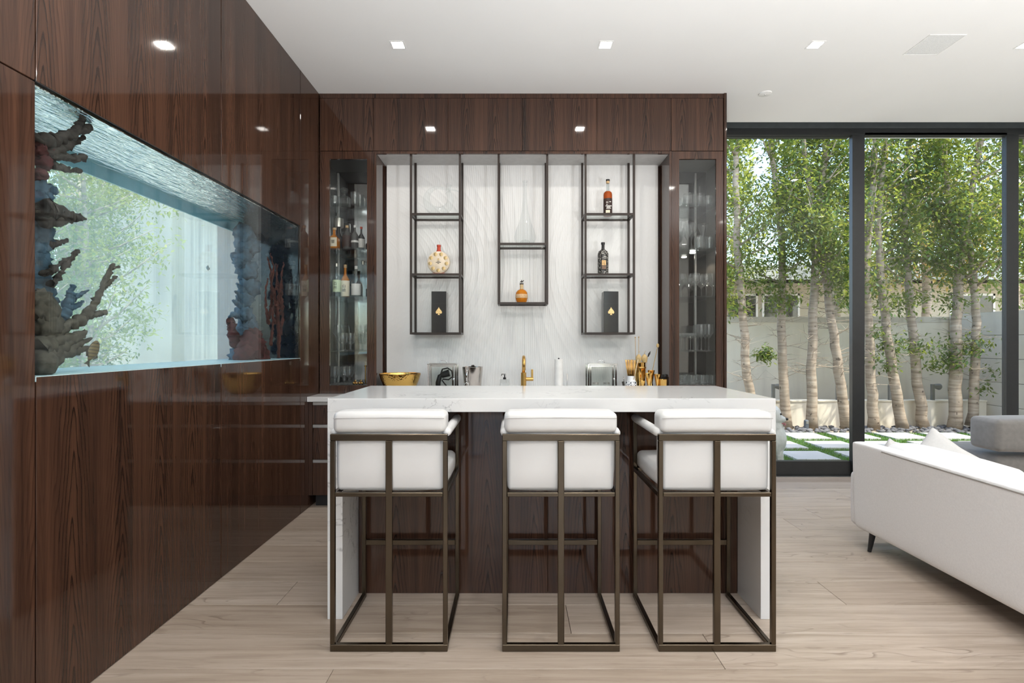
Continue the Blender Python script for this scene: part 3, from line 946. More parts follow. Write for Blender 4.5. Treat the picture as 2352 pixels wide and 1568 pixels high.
MB().box((TX1 - 0.012, TY0, TZ0 - 0.019), (XL - 0.001, TY1, TZ0)).build('floor_pane', plain('pale_tank_floor', (0.55, 0.74, 0.80), 0.3), tank, world=True)
wsf = MB()
wsf.box((TX1, TY0 + 0.012, TZ1 - 0.010), (XL - 0.014, TY1 - 0.012, TZ1 - 0.006)).build('water_surface', M['water'], tank, world=True)
MB().box((XL - 0.016, TY0, TZ1), (XL - 0.001, TY1, TZ1 + 0.010)).build('top_edge', M['black'], tank, world=True)

M['coral_dark'] = plain('dark_coral', (0.040, 0.030, 0.026), 0.9, var=0.5, scale=30)
M['coral_red'] = plain('maroon_coral', (0.075, 0.018, 0.018), 0.9, var=0.5, scale=30)
M['coral_grey'] = plain('grey_brown_coral', (0.085, 0.070, 0.055), 0.9, var=0.4, scale=40)
M['coral_blue'] = plain('blue_grey_coral', (0.055, 0.10, 0.145), 0.9, var=0.4, scale=25)
M['coral_rust'] = plain('rust_sea_fan', (0.085, 0.022, 0.016), 0.9, var=0.5, scale=25)
def tk(px, py, x):
    y = -x * FPX / (CX - px)
    return Vector((x, y, EYE + (CY - py) * y / FPX)), FPX / y
def branch(mb, pts, x, r0, r1, seg=10, jag=0.30):
    out, rad = [], []
    n = 0
    for i in range(len(pts) - 1):
        m = 9
        for j in range(m + (1 if i == len(pts) - 2 else 0)):
            f = (i + j / m) / (len(pts) - 1)
            a = [pts[i][q] + (pts[i + 1][q] - pts[i][q]) * j / m for q in (0, 1)]
            p, s = tk(a[0], a[1], x)
            r = (r0 + (r1 - r0) * f) / s
            k = 1 + jag * random.uniform(-1, 1)
            out.append(p + Vector((random.uniform(-1, 1), random.uniform(-1, 1), random.uniform(-1, 1))) * r * jag * 0.6)
            rad.append(r * k)
    mb.tube(out, rad, seg)
def coral(name, label, base, parts, cat='coral'):
    t = thing(name, label, cat, base, group='corals in the fish tank')
    for pname, mat, fn in parts:
        mb = MB()
        fn(mb)
        for v in mb.bm.verts:
            q = v.co * 55
            v.co += Vector((mnoise.noise(q), mnoise.noise(q + Vector((9, 2, 4))), mnoise.noise(q + Vector((3, 8, 1))))) * 0.0075
            q = v.co * 160
            v.co += Vector((mnoise.noise(q), mnoise.noise(q + Vector((9, 2, 4))), mnoise.noise(q + Vector((3, 8, 1))))) * 0.0040
        mb.build(pname, mat, t, world=True, smooth='all')
    return t
X1 = -1.735
def f_top(mb):
    branch(mb, [(84, 322), (125, 322), (165, 308), (206, 292)], X1, 17, 9)
    branch(mb, [(168, 306), (182, 290), (188, 274)], X1, 9, 6)
    branch(mb, [(150, 330), (172, 326), (190, 316)], X1 - 0.08, 8, 5)
def f_red(mb):
    for c, r in (((92, 345), 16), ((100, 372), 18), ((92, 400), 14), ((118, 345), 10)):
        p, s = tk(c[0], c[1], X1)
        mb.ball(p, r / s, 3, 0.5, 3)
def f_mid(mb):
    branch(mb, [(100, 350), (135, 345), (164, 330)], X1, 12, 9)
    branch(mb, [(105, 360), (140, 358), (170, 366), (196, 361)], X1, 12, 8)
    branch(mb, [(95, 370), (120, 378), (150, 388), (183, 392)], X1, 10, 5)
p0, _ = tk(92, 345, X1)
coral('branching_coral', 'thick dark branching coral at the top of the tank by its end', p0, [('upper_branch', M['coral_dark'], f_top), ('crust', M['coral_red'], f_red), ('lower_branch', M['coral_dark'], f_mid)])
def f_pillar(mb):
    for yy, r in ((430, 24), (462, 30), (500, 36), (535, 34), (568, 26), (600, 30), (640, 34), (672, 34), (705, 42), (745, 46), (790, 44)):
        p, s = tk(86, yy, -1.80)
        mb.ball(p, (0.6 * r / s, r / s, r / s), 3, 0.6, 3)
    for cx_, cy_, r in ((118, 435, 12), (112, 452, 11)):
        p, s = tk(cx_, cy_, -1.80); mb.ball(p, r / s, 2, 0.5, 4)
def f_shelf(mb):
    branch(mb, [(95, 480), (125, 484), (160, 496), (198, 504)], X1, 26, 4)
    branch(mb, [(95, 505), (140, 507), (175, 503)], X1, 16, 4)
    branch(mb, [(92, 565), (120, 560), (152, 553)], -1.80, 12, 5)
def f_boulder(mb):
    for cx_, cy_, r in ((104, 712, 34), (112, 745, 34), (98, 690, 26)):
        p, s = tk(cx_, cy_, X1); mb.ball(p, (0.5 * r / s, r / s, r / s), 3, 0.45, 3)
p0, _ = tk(90, 800, -1.80); p0.z = TZ0
coral('reef_column', 'lumpy blue-grey reef column standing at the near tank end', p0, [('column', M['coral_blue'], f_pillar), ('ledge', M['coral_dark'], f_shelf), ('boulder', M['coral_grey'], f_boulder)])
def f_twig(mb):
    branch(mb, [(100, 628), (122, 618), (150, 600), (166, 590)], X1, 7, 4, jag=0.5)
    branch(mb, [(118, 652), (140, 630), (155, 602), (178, 577)], X1, 7, 4, jag=0.5)
    branch(mb, [(152, 606), (156, 592)], X1, 5, 3)
    branch(mb, [(168, 588), (165, 580)], X1, 3, 2)
p0, _ = tk(120, 640, X1)
coral('twig_coral', 'knobbly black twig coral sticking out of the reef column', p0, [('twig', M['coral_dark'], f_twig)])
def f_stag(mb):
    branch(mb, [(95, 790), (140, 755), (190, 732), (212, 706), (232, 665), (262, 606)], X1, 16, 4, jag=0.25)
    branch(mb, [(236, 660), (250, 648), (266, 636)], X1, 6, 4)
    branch(mb, [(196, 724), (215, 722), (240, 717)], X1, 8, 6)
    branch(mb, [(258, 616), (271, 611)], X1, 4, 3)
def f_stag2(mb):
    branch(mb, [(130, 750), (152, 715), (160, 680), (170, 658)], -1.78, 13, 6)
    branch(mb, [(152, 700), (175, 680), (203, 667)], -1.78, 8, 3)
    branch(mb, [(150, 715), (170, 705), (189, 692)], -1.78, 7, 4)
p0, _ = tk(120, 780, X1)
coral('staghorn_coral', 'grey staghorn coral reaching up from the lower tank corner', p0, [('main_branch', M['coral_grey'], f_stag), ('rear_branch', M['coral_blue'], f_stag2)])
def f_fan(mb):
    for a, b, c, r0, r1 in (((84, 836), (140, 795), (198, 760), 30, 5), ((84, 845), (150, 805), (208, 776), 26, 4), ((84, 800), (130, 785), (190, 768), 26, 6), ((90, 820), (160, 806), (205, 800), 22, 6)):
        branch(mb, [a, b, c], X1 + 0.01, r0, r1, jag=0.2)
p0, _ = tk(95, 850, X1)
coral('plate_coral', 'striped grey plate coral lying low at the near tank end', p0, [('plate', M['coral_grey'], f_fan)])
# far end of the tank
def f_far(mb):
    for i, (cx_, cy_, r) in enumerate(((560, 535, 22), (568, 560, 26), (556, 590, 20), (566, 620, 24), (552, 600, 14), (572, 660, 24), (562, 690, 18), (560, 720, 20), (570, 745, 22), (556, 770, 20), (566, 800, 22), (545, 815, 18))):
        p, s = tk(cx_, cy_, -1.93)
        mb.ball(p, (0.9 * r / s, r / s, r / s), 3, 0.6, 3)
    for pts in (([(560, 670), (545, 652)]), ([(560, 690), (540, 668)]), ([(556, 705), (536, 690)]), ([(560, 730), (535, 722), (524, 728)])):
        branch(mb, pts, -1.93, 7, 3)
def f_far_low(mb):
    for cx_, cy_, r in ((575, 795, 30), (560, 815, 22), (590, 815, 26), (582, 770, 18)):
        p, s = tk(cx_, cy_, -1.85); mb.ball(p, r / s, 3, 0.5, 3)
    branch(mb, [(545, 790), (533, 760), (530, 735)], -1.93, 12, 9)
p0, _ = tk(565, 815, -1.93); p0.z = TZ0
coral('reef_mound', 'blue lumpy reef mound at the far tank end', p0, [('mound', M['coral_blue'], f_far), ('base_rock', M['coral_red'], f_far_low)])
def f_rust(mb):
    random.seed(5)
    for q in range(16):
        x0_ = random.uniform(612, 664); y0_ = random.uniform(680, 800)
        a = [(x0_, y0_)]
        for _ in range(3):
            a.append((a[-1][0] + random.uniform(-9, 9), a[-1][1] - random.uniform(18, 46)))
        branch(mb, a, -1.74 - random.random() * 0.05, 3.6, 1.2, 5)
    branch(mb, [(640, 822), (640, 760), (636, 690)], -1.76, 4, 3)
p0, _ = tk(640, 822, -1.76); p0.z = TZ0
coral('sea_fan', 'rust red sea fan in front of the navy tank end', p0, [('fan', M['coral_rust'], f_rust)], 'coral')

def fish(label, p, L, rz, mat, mat2):
    t = thing('fish', label, 'fish', p, rz, group='fish in the tank')
    mb = MB().ball((0, 0, 0), (L * 0.5, L * 0.10, L * 0.27), 3)
    for v in mb.bm.verts:
        q = v.co.x / (L * 0.5)
        if q < -0.2:
            v.co.z *= 1 - 0.72 * ((-q - 0.2) / 0.8)
    mb.build('body', mat, t, smooth='all')
    MB().poly([(-L * 0.44, -0.001, 0.02 * L), (-L * 0.70, -0.001, L * 0.17), (-L * 0.64, -0.001, 0), (-L * 0.70, -0.001, -L * 0.17), (-L * 0.44, -0.001, -0.02 * L)], (0, 0.002, 0)).build('tail', mat2, t)
    MB().poly([(L * 0.2, -0.001, L * 0.22), (-L * 0.1, -0.001, L * 0.36), (-L * 0.36, -0.001, L * 0.22), (-L * 0.3, -0.001, L * 0.10)], (0, 0.002, 0)).build('dorsal_fin', mat2, t)
    MB().poly([(L * 0.05, -0.001, -L * 0.22), (-L * 0.15, -0.001, -L * 0.36), (-L * 0.34, -0.001, -L * 0.18), (-L * 0.25, -0.001, -L * 0.10)], (0, 0.002, 0)).build('anal_fin', mat2, t)
    MB().ball((L * 0.36, -L * 0.075, L * 0.05), L * 0.028, 1).ball((L * 0.36, L * 0.075, L * 0.05), L * 0.028, 1).build('eye', M['black'], t)
    return t
def stripes():
    t = NT('striped_fish')
    x, y, z = t.sep(t.objco())
    s = t.math('SINE', t.math('MULTIPLY', t.math('ADD', x, t.math('MULTIPLY', z, 0.4)), 420))
    t.set(t.ramp(s, [(0.2, (0.19, 0.13, 0.06)), (0.8, (0.08, 0.055, 0.03))]), 0.4)
    return t.m
M['fish1'] = stripes()
M['fish2'] = plain('pale_blue_fish', (0.30, 0.42, 0.50), 0.4, scale=60, var=0.4)
p0, s0 = tk(214, 806, X1 + 0.02)
f1 = fish('brown striped fish nosing up beside the plate coral', p0, 0.095, PI / 2, M['fish1'], M['coral_grey'])
f1.rotation_euler = (0, -1.05, PI / 2)
p0, s0 = tk(477, 615, -1.85)
fish('small pale fish swimming alone in the open water', p0, 0.045, -PI / 2 + 0.2, M['fish2'], M['black'])
# ------------------------------------------------------------------ bottles and boxes on the hanging shelves
M['amber'] = amber('amber_whiskey', (0.46, 0.085, 0.008), 0.72)
M['honey'] = amber('honey_whiskey', (0.74, 0.27, 0.02), 0.66)
M['red_wax'] = plain('red_wax', (0.50, 0.055, 0.022), 0.35)
M['flask'] = plain('cream_ceramic', (0.78, 0.66, 0.50), 0.3, var=0.1)
M['medal'] = plain('gilded_medallion', (0.52, 0.38, 0.18), 0.35, 0.6, var=0.5, scale=200)
M['dark_label'] = plain('dark_brown_label', (0.035, 0.016, 0.013), 0.5)
M['ink'] = plain('dark_ink', (0.03, 0.025, 0.02), 0.7)
M['cork'] = plain('cork', (0.55, 0.38, 0.20), 0.8, scale=90, var=0.3)
M['print_white'] = plain('white_print', (0.75, 0.73, 0.68), 0.6)
def floral():
    t = NT('black_floral_print')
    v = t.n('ShaderNodeTexVoronoi', feature='DISTANCE_TO_EDGE')
    t.put(v.inputs['Vector'], t.objco()); v.inputs['Scale'].default_value = 95
    f = t.ramp(v.outputs['Distance'], [(0.10, (0.018, 0.017, 0.016)), (0.22, (0.62, 0.60, 0.54))])
    m = t.ramp(t.noise(t.objco(), 60, 2), [(0.42, (0, 0, 0)), (0.55, (1, 1, 1))])
    t.set(t.mix(m, (0.018, 0.017, 0.016), f), 0.25)
    return t.m
M['floral'] = floral()
SY = 4.575
def sx(px, y=SY): return (px - CX) * y / FPX

# ring decanter
t = thing('ring_decanter', 'clear glass ring-shaped wine decanter with a slender spout', 'decanter', (sx(1008), SY, 2.4425))
cx0, cz0 = 0.0, 0.131
pts, rad = [], []
for i in range(29):
    f = i / 28
    a = math.radians(38 - 318 * f)
    R = 0.098 + 0.012 * math.sin(f * PI)
    pts.append((cx0 + R * math.cos(a), 0, cz0 + R * math.sin(a)))
    rad.append([0.024, 0.030, 0.038, 0.042, 0.038, 0.030, 0.022, 0.012][min(7, int(f * 8))])
for _ in range(3):
    rad = [rad[0]] + [(rad[i - 1] + rad[i] + rad[i + 1]) / 3 for i in range(1, len(rad) - 1)] + [rad[-1]]
zmin = min(p[2] - r for p, r in zip(pts, rad))
pts = [(p[0], p[1], p[2] - zmin) for p in pts]
pts.append((0.155, 0, pts[-1][2] - 0.022)); rad.append(0.006)
pts.append((0.178, 0, pts[-1][2] - 0.016)); rad.append(0.004)
MB().tube(pts, rad, 18).build('ring', M['crystal_faint'], t, smooth='all')
MB().tube([pts[0], (pts[0][0] + 0.004, 0, pts[0][2] + 0.03), (pts[0][0] + 0.012, 0, pts[0][2] + 0.068)], [rad[0], 0.020, 0.027], 18, cap=False).build('mouth', M['crystal_faint'], t, smooth='all')

# tall decanter on the middle shelf
t = thing('tall_decanter', 'tall clear glass decanter with long thin neck on the middle shelf', 'decanter', (sx(1206), SY, 2.1885))
MB().lathe([(0, 0.05), (0.035, 0.038), (0.055, 0.006), (0.070, 0.0), (0.092, 0.045), (0.094, 0.075), (0.080, 0.13), (0.052, 0.20), (0.030, 0.29), (0.019, 0.40), (0.017, 0.50), (0.022, 0.56)], 28).build('vessel', M['crystal_faint'], t, smooth='all')
MB().lathe([(0.0225, 0.556), (0.0245, 0.560), (0.0225, 0.564)], 28).build('rim', M['crystal_faint'], t, smooth='all')

# cream flask
t = thing('ceramic_flask', 'round cream ceramic flask with red wax cap and gilded medallions', 'bottle', (sx(1008), SY, 1.9275))
mb = MB().lathe([(0, -0.032), (0.075, -0.032), (0.096, -0.022), (0.100, 0), (0.096, 0.022), (0.075, 0.032), (0, 0.032)], 36)
mb.move(Matrix.Translation((0, 0, 0.108)) @ Matrix.Rotation(PI / 2, 4, 'X'))
mb.build('body', M['flask'], t, smooth=50)
MB().box((-0.056, -0.026, 0.0), (0.056, 0.026, 0.013), bevel=0.003).build('foot', M['red_wax'], t)
MB().lathe([(0, 0.20), (0.026, 0.203), (0.017, 0.216), (0.0155, 0.245), (0.018, 0.248), (0.018, 0.262), (0, 0.264)], 18).build('cap', M['red_wax'], t, smooth=True)
for i in range(9):
    a = PI / 2 + PI / 9 + i * 2 * PI / 9
    m = MB().lathe([(0, 0), (0.0155, 0), (0.0165, 0.002), (0.010, 0.004), (0, 0.0035)], 12).move(Matrix.Rotation(PI / 2, 4, 'X'))
    o = m.build('medallion', M['medal'], t, smooth=True)
    o.location = (0.072 * math.cos(a), -0.0325, 0.108 + 0.072 * math.sin(a))
m = MB().lathe([(0, 0), (0.008, 0), (0.0085, 0.0012), (0, 0.0012)], 10).move(Matrix.Rotation(PI / 2, 4, 'X'))
o = m.build('crest', M['medal'], t); o.location = (0, -0.0325, 0.132)
for z, w in ((0.116, 0.020), (0.106, 0.045), (0.097, 0.016)):
    MB().box((-w / 2, -0.0332, z - 0.0022), (w / 2, -0.0324, z + 0.0022)).build('print_line', M['ink'], t)

# black gift boxes with a gold spade
def spade():
    pts = []
    right = [(0.0, 0.034), (0.006, 0.022), (0.016, 0.010), (0.0235, -0.001), (0.0245, -0.010), (0.020, -0.0175), (0.012, -0.018), (0.0045, -0.0135), (0.006, -0.022), (0.0095, -0.028)]
    pts = right + [(-x, z) for x, z in right[::-1] if x > 0]
    return pts
for i, (px, lab, dx) in enumerate(((1010, 'black gift box with gold spade under the ceramic flask', 0.0), (1401, 'black gift box with gold spade under the patterned black bottle', 0.0))):
    t = thing('gift_box', lab, 'box', (sx(px), SY, 1.4235), group='black spade boxes')
    MB().box((-0.064, -0.055, 0), (0.064, 0.055, 0.355), bevel=0.002, seg=1).build('carton', M['black_gloss'], t)
    MB().box((-0.0645, -0.0555, 0.250), (0.0645, 0.0555, 0.2506)).build('lid_seam', M['black'], t)
    MB().poly([(x * 1.1, -0.0558, 0.182 + z * 1.1) for x, z in spade()], (0, 0.0012, 0)).build('spade_emblem', M['gold_soft'] if False else plain('gold_foil', (0.80, 0.56, 0.25), 0.35, 0.4, var=0.25, scale=150), t)

# tall whiskey bottle
t = thing('whiskey_bottle', 'tall amber whiskey bottle with dark label and black stopper', 'bottle', (sx(1396), SY, 2.4425))
MB().lathe([(0, 0.0), (0.036, 0.0), (0.038, 0.004), (0.038, 0.185), (0.035, 0.202), (0.024, 0.213), (0.0, 0.214)], 24).build('whiskey', M['amber'], t, smooth=True)
MB().lathe([(0.020, 0.2145), (0.0125, 0.222), (0.0120, 0.285), (0.0145, 0.287), (0.0145, 0.294), (0.0, 0.295)], 18).build('neck', M['bottle_clear'], t, smooth=True)
MB().lathe([(0, 0.286), (0.0148, 0.286), (0.0148, 0.305), (0, 0.306)], 16).build('cork', M['cork'], t, smooth=True)
MB().lathe([(0, 0.3055), (0.0165, 0.3055), (0.0165, 0.320), (0, 0.321)], 16).build('stopper', M['black'], t, smooth=True)
MB().lathe([(0.0383, 0.012), (0.0386, 0.013), (0.0386, 0.148), (0.0383, 0.149)], 24).build('label', M['dark_label'], t, smooth=True)
MB().box((-0.024, -0.0392, 0.020), (0.012, -0.0302, 0.044)).build('date_tag', M['cream'], t)
for z, w, x in ((0.112, 0.018, -0.012), (0.116, 0.014, 0.014), (0.094, 0.010, -0.014), (0.080, 0.052, 0), (0.070, 0.03, 0), (0.060, 0.04, 0)):
    MB().box((x - w / 2, -0.0394, z - 0.003), (x + w / 2, -0.0300, z + 0.003)).build('label_print', M['print_white'], t)

# black patterned bottle
t = thing('patterned_bottle', 'black bottle covered in white floral print with small portrait label', 'bottle', (sx(1385), SY, 1.9275))
MB().lathe([(0, 0), (0.045, 0), (0.047, 0.006), (0.047, 0.182), (0.040, 0.204), (0.022, 0.218), (0, 0.219)], 26).build('body', M['floral'], t, smooth=True)
MB().lathe([(0.019, 0.2195), (0.0135, 0.230), (0.0130, 0.262), (0.0165, 0.268), (0.0165, 0.284), (0, 0.285)], 18).build('neck', M['black'], t, smooth=True)
MB().box((-0.026, -0.0486, 0.035), (0.026, -0.040, 0.128), bevel=0.004).build('label_frame', M['black'], t)
MB().box((-0.018, -0.0494, 0.078), (0.018, -0.0482, 0.122), bevel=0.0004, seg=1).build('portrait', plain('tan_portrait', (0.62, 0.40, 0.18), 0.6, scale=120, var=0.5), t)
MB().box((-0.018, -0.0494, 0.045), (0.018, -0.0482, 0.074)).build('caption', plain('brown_caption', (0.20, 0.12, 0.08), 0.6, scale=120, var=0.5), t)

# round bourbon bottle with the horse stopper
t = thing('bourbon_bottle', 'round honey-coloured bourbon bottle with cream band and figurine stopper', 'bottle', (sx(1198), SY, 1.6815))
MB().lathe([(0, 0.0), (0.036, 0.0), (0.046, 0.016), (0.053, 0.045), (0.053, 0.070), (0.048, 0.094), (0.033, 0.112), (0.016, 0.120), (0, 0.121)], 26).build('bourbon', M['honey'], t, smooth=True)
MB().lathe([(0.0537, 0.042), (0.0543, 0.044), (0.0541, 0.074), (0.0533, 0.076)], 26).build('label', plain('tan_label', (0.66, 0.44, 0.25), 0.7, scale=150, var=0.25), t, smooth=True)
MB().lathe([(0.0155, 0.1205), (0.0155, 0.162), (0, 0.163)], 16).build('neck_paper', plain('kraft_paper', (0.62, 0.47, 0.27), 0.8, scale=60), t, smooth=True)
h = MB().lathe([(0, 0.1632), (0.017, 0.1632), (0.017, 0.172), (0, 0.174)], 14)
h.ball((0, 0, 0.187), (0.013, 0.005, 0.006), 2).tube([(0.010, 0, 0.189), (0.016, 0, 0.197), (0.021, 0, 0.198)], [0.004, 0.0035, 0.002], 6)
h.tube([(-0.010, 0, 0.186), (-0.018, 0, 0.176)], 0.0015, 5).tube([(0.008, 0, 0.184), (0.014, 0, 0.175)], 0.0015, 5).tube([(-0.003, 0, 0.182), (-0.004, 0, 0.172)], 0.002, 5)
h.ball((0, 0, 0.197), (0.004, 0.004, 0.007), 1)
h.build('horse_stopper', M['dark_metal'], t, smooth=True)

# ------------------------------------------------------------------ back worktop
WZ = 0.9015
WY = 4.50
def wx(px): return (px - CX) * WY / FPX
def hammered():
    t = NT('hammered_gold')
    v = t.n('ShaderNodeTexVoronoi'); t.put(v.inputs['Vector'], t.objco()); v.inputs['Scale'].default_value = 75
    t.set((0.83, 0.52, 0.15), 0.16, metal=1.0)
    t.bump(v.outputs['Distance'], 0.35, 0.004)
    return t.m
M['hammered'] = hammered()
t = thing('gold_bowl', 'wide hammered gold bowl at the end of the worktop', 'bowl', (wx(919), WY, WZ))
MB().lathe([(0, 0), (0.085, 0), (0.105, 0.012), (0.140, 0.060), (0.165, 0.125), (0.176, 0.163), (0.172, 0.165), (0.160, 0.125), (0.134, 0.064), (0.098, 0.018), (0, 0.010)], 40).build('bowl', M['hammered'], t, smooth=True)
MB().lathe([(0.1725, 0.165), (0.1765, 0.1655), (0.1765, 0.169), (0.1725, 0.169)], 40).build('rim', M['gold'], t, smooth=True)

def lantern(px, label):
    w, d, h = 0.1165, 0.070, 0.258
    t = thing('glass_lantern', label, 'lantern', (wx(px), WY + 0.02, WZ), group='silver-framed glass lanterns')
    b = 0.0065
    for x in (-w, w):
        for y in (-d, d):
            MB().box((x - b, y - b, 0), (x + b, y + b, h - 0.014)).build('post', M['chrome'], t)
    MB().box((-w - 0.010, -d - 0.010, h - 0.014), (w + 0.010, d + 0.010, h - 0.004), bevel=0.002, seg=1).box((-w + 0.004, -d + 0.004, h - 0.004), (w - 0.004, d - 0.004, h), bevel=0.001, seg=1).build('lid', M['chrome'], t)
    MB().box((-w + b, -d + b, 0.0), (w - b, d - b, 0.008)).build('base', M['chrome'], t)
    for y in (-d, d):
        MB().box((-w + b, y - b, 0.0), (w - b, y + b, 0.012)).build('base_rail', M['chrome'], t)
        MB().box((-w + b, y - 0.0015, 0.012), (w - b, y + 0.0015, h - 0.014)).build('pane', M['lantern_glass'], t)
    for x in (-w, w):
        MB().box((x - 0.0015, -d + b, 0.008), (x + 0.0015, d - b, h - 0.014)).build('pane', M['lantern_glass'], t)
    dr = MB().box((-w + 0.012, -d - 0.010, 0.014), (-w + 0.022, -d - 0.004, h - 0.018)).box((w - 0.030, -d - 0.010, 0.014), (w - 0.020, -d - 0.004, h - 0.018)).box((-w + 0.022, -d - 0.010, h - 0.028), (w - 0.030, -d - 0.004, h - 0.018)).build('door_frame', M['chrome'], t)
    MB().lathe([(0, 0), (0.007, 0.001), (0.008, 0.006), (0, 0.011)], 10).move(Matrix.Translation((w - 0.018, -d - 0.010, h * 0.48)) @ Matrix.Rotation(PI / 2, 4, 'X')).build('knob', M['chrome'], dr, smooth=True)
    hp = [(-0.030, 0, h), (-0.030, 0, h + 0.008), (-0.022, 0, h + 0.019), (0, 0, h + 0.024), (0.022, 0, h + 0.019), (0.030, 0, h + 0.008), (0.030, 0, h)]
    MB().tube(hp, 0.0028, 8).build('handle', M['chrome'], t, smooth='all')
    return t
lantern(1017.5, 'silver-framed glass lantern holding a black hand tool and cord')
lantern(1381, 'silver-framed glass lantern holding two spice jars')
# black tool inside the first lantern
t = thing('hand_vacuum', 'black hand tool with coiled cord inside the glass lantern', 'tool', (wx(1017.5), WY + 0.02, WZ + 0.0085))
MB().tube([(-0.045, 0, 0.0), (-0.045, 0, 0.08), (-0.030, 0, 0.135), (0.000, 0, 0.150)], [0.022, 0.022, 0.020, 0.016], 14).build('grip', M['black'], t, smooth='all')
MB().tube([(-0.012, -0.02, 0.145), (0.055, -0.02, 0.165)], [0.026, 0.031], 16).build('motor', M['black'], t, smooth=True)
MB().tube([(-0.03, 0.02, 0.14), (-0.01, 0.02, 0.195), (0.035, 0.02, 0.205), (0.070, 0.02, 0.18), (0.078, 0.02, 0.13), (0.045, 0.0, 0.105), (0.00, -0.01, 0.11), (-0.01, -0.01, 0.10), (0.03, -0.01, 0.05), (0.075, -0.01, 0.006)], 0.006, 8).build('cord', M['black'], t, smooth='all')
M['spice'] = plain('brown_spice', (0.30, 0.16, 0.09), 0.9, scale=90, var=0.3)
for i, dx in enumerate((-0.050, 0.046)):
    t = thing('spice_jar', ('spice jar inside the lantern, nearer the faucet' if i == 0 else 'spice jar inside the lantern, nearer the brass bar tools'), 'jar', (wx(1381) + dx, WY + 0.01, WZ + 0.0085), group='spice jars in the lantern')
    MB().lathe([(0, 0), (0.027, 0), (0.029, 0.004), (0.029, 0.050), (0, 0.051)], 18).build('spice', M['spice'], t, smooth=True)
    MB().lathe([(0.030, 0.0), (0.031, 0.052), (0.029, 0.064), (0.026, 0.068)], 18).build('jar', M['crystal'], t, smooth=True)
    MB().lathe([(0, 0.069), (0.028, 0.069), (0.028, 0.085), (0, 0.086)], 18).build('lid', M['alu'], t, smooth=True)

t = thing('ice_bucket', 'polished steel ice bucket with ring handle beside the glass lantern', 'ice bucket', (wx(1085.5), WY, WZ))
MB().lathe([(0, 0), (0.066, 0), (0.068, 0.003), (0.088, 0.222), (0.090, 0.226), (0.087, 0.226), (0.066, 0.008), (0, 0.006)], 36).build('bucket', M['steel'], t, smooth=True)
rg = MB()
rg.tube([(0.019 * math.cos(a * PI / 8), 0, 0.019 * math.sin(a * PI / 8)) for a in range(17)], 0.004, 8).move(Matrix.Translation((-0.045, -0.085, 0.075)))
rg.tube([(-0.045, -0.080, 0.094), (-0.043, -0.086, 0.15), (-0.040, -0.086, 0.205)], [0.005, 0.008, 0.005], 8)
rg.build('ring_handle', M['chrome'], t, smooth='all')
MB().lathe([(0, 0), (0.012, 0.002), (0.016, 0.010), (0.010, 0.018), (0, 0.02)], 12, (0.0, 0.03, 0.222)).build('scoop_knob', M['dark_metal'], t, smooth=True)

t = thing('soap_dispenser', 'clear square soap dispenser with black pump beside the faucet', 'soap dispenser', (wx(1159), WY, WZ))
MB().box((-0.041, -0.028, 0), (0.041, 0.028, 0.118), bevel=0.004).build('bottle', M['crystal'], t)
MB().box((-0.033, -0.021, 0.006), (0.033, 0.021, 0.085)).build('soap', M['white'], t)
MB().lathe([(0, 0.1185), (0.013, 0.1185), (0.013, 0.134), (0.005, 0.136), (0.005, 0.158), (0, 0.158)], 14).build('pump', M['black'], t, smooth=True)
MB().box((-0.028, -0.007, 0.158), (0.009, 0.007, 0.168), bevel=0.002).box((-0.030, -0.005, 0.150), (-0.022, 0.005, 0.160)).build('nozzle', M['chrome'], t)

t = thing('faucet', 'brushed brass bar faucet with side lever on the back worktop', 'faucet', (wx(1203), 4.58, WZ))
MB().lathe([(0, 0), (0.030, 0), (0.030, 0.006), (0.0235, 0.008), (0.0235, 0.172), (0, 0.174)], 24).build('body', M['gold_soft'], t, smooth=True)
pts = [(0, 0, 0.170), (0, 0, 0.255)] + [(0, -0.075 + 0.075 * math.cos(a), 0.255 + 0.055 * math.sin(a)) for a in [PI * k_ / 10 for k_ in range(1, 11)]] + [(0, -0.150, 0.20)]
MB().tube(pts, 0.0145, 14).build('spout', M['gold_soft'], t, smooth='all')
MB().tube([(0.020, 0, 0.115), (0.085, 0, 0.115)], 0.0165, 14).build('valve', M['gold_soft'], t, smooth=True)
MB().box((0.066, -0.009, 0.115), (0.084, 0.009, 0.200), bevel=0.003).build('lever', M['gold_soft'], t)

t = thing('paper_towel_holder', 'white paper towel roll on a steel holder beside the faucet', 'paper towel', (wx(1284), WY + 0.03, WZ))
MB().lathe([(0, 0), (0.075, 0), (0.075, 0.008), (0, 0.010)], 28).build('base', M['alu'], t, smooth=True)
MB().tube([(0, 0, 0.008), (0, 0, 0.296)], 0.006, 8).build('rod', M['alu'], t)
MB().lathe([(0.0065, 0.012), (0.036, 0.012), (0.036, 0.290), (0.0065, 0.290)], 28).build('roll', M['paper'], t, smooth=True)
MB().lathe([(0, 0.290), (0.007, 0.291), (0.007, 0.300), (0, 0.303)], 10).build('finial', M['black'], t, smooth=True)
MB().tube([(0.070, -0.01, 0.006), (0.073, -0.01, 0.165)], 0.005, 8).build('tension_arm', M['alu'], t, smooth='all')

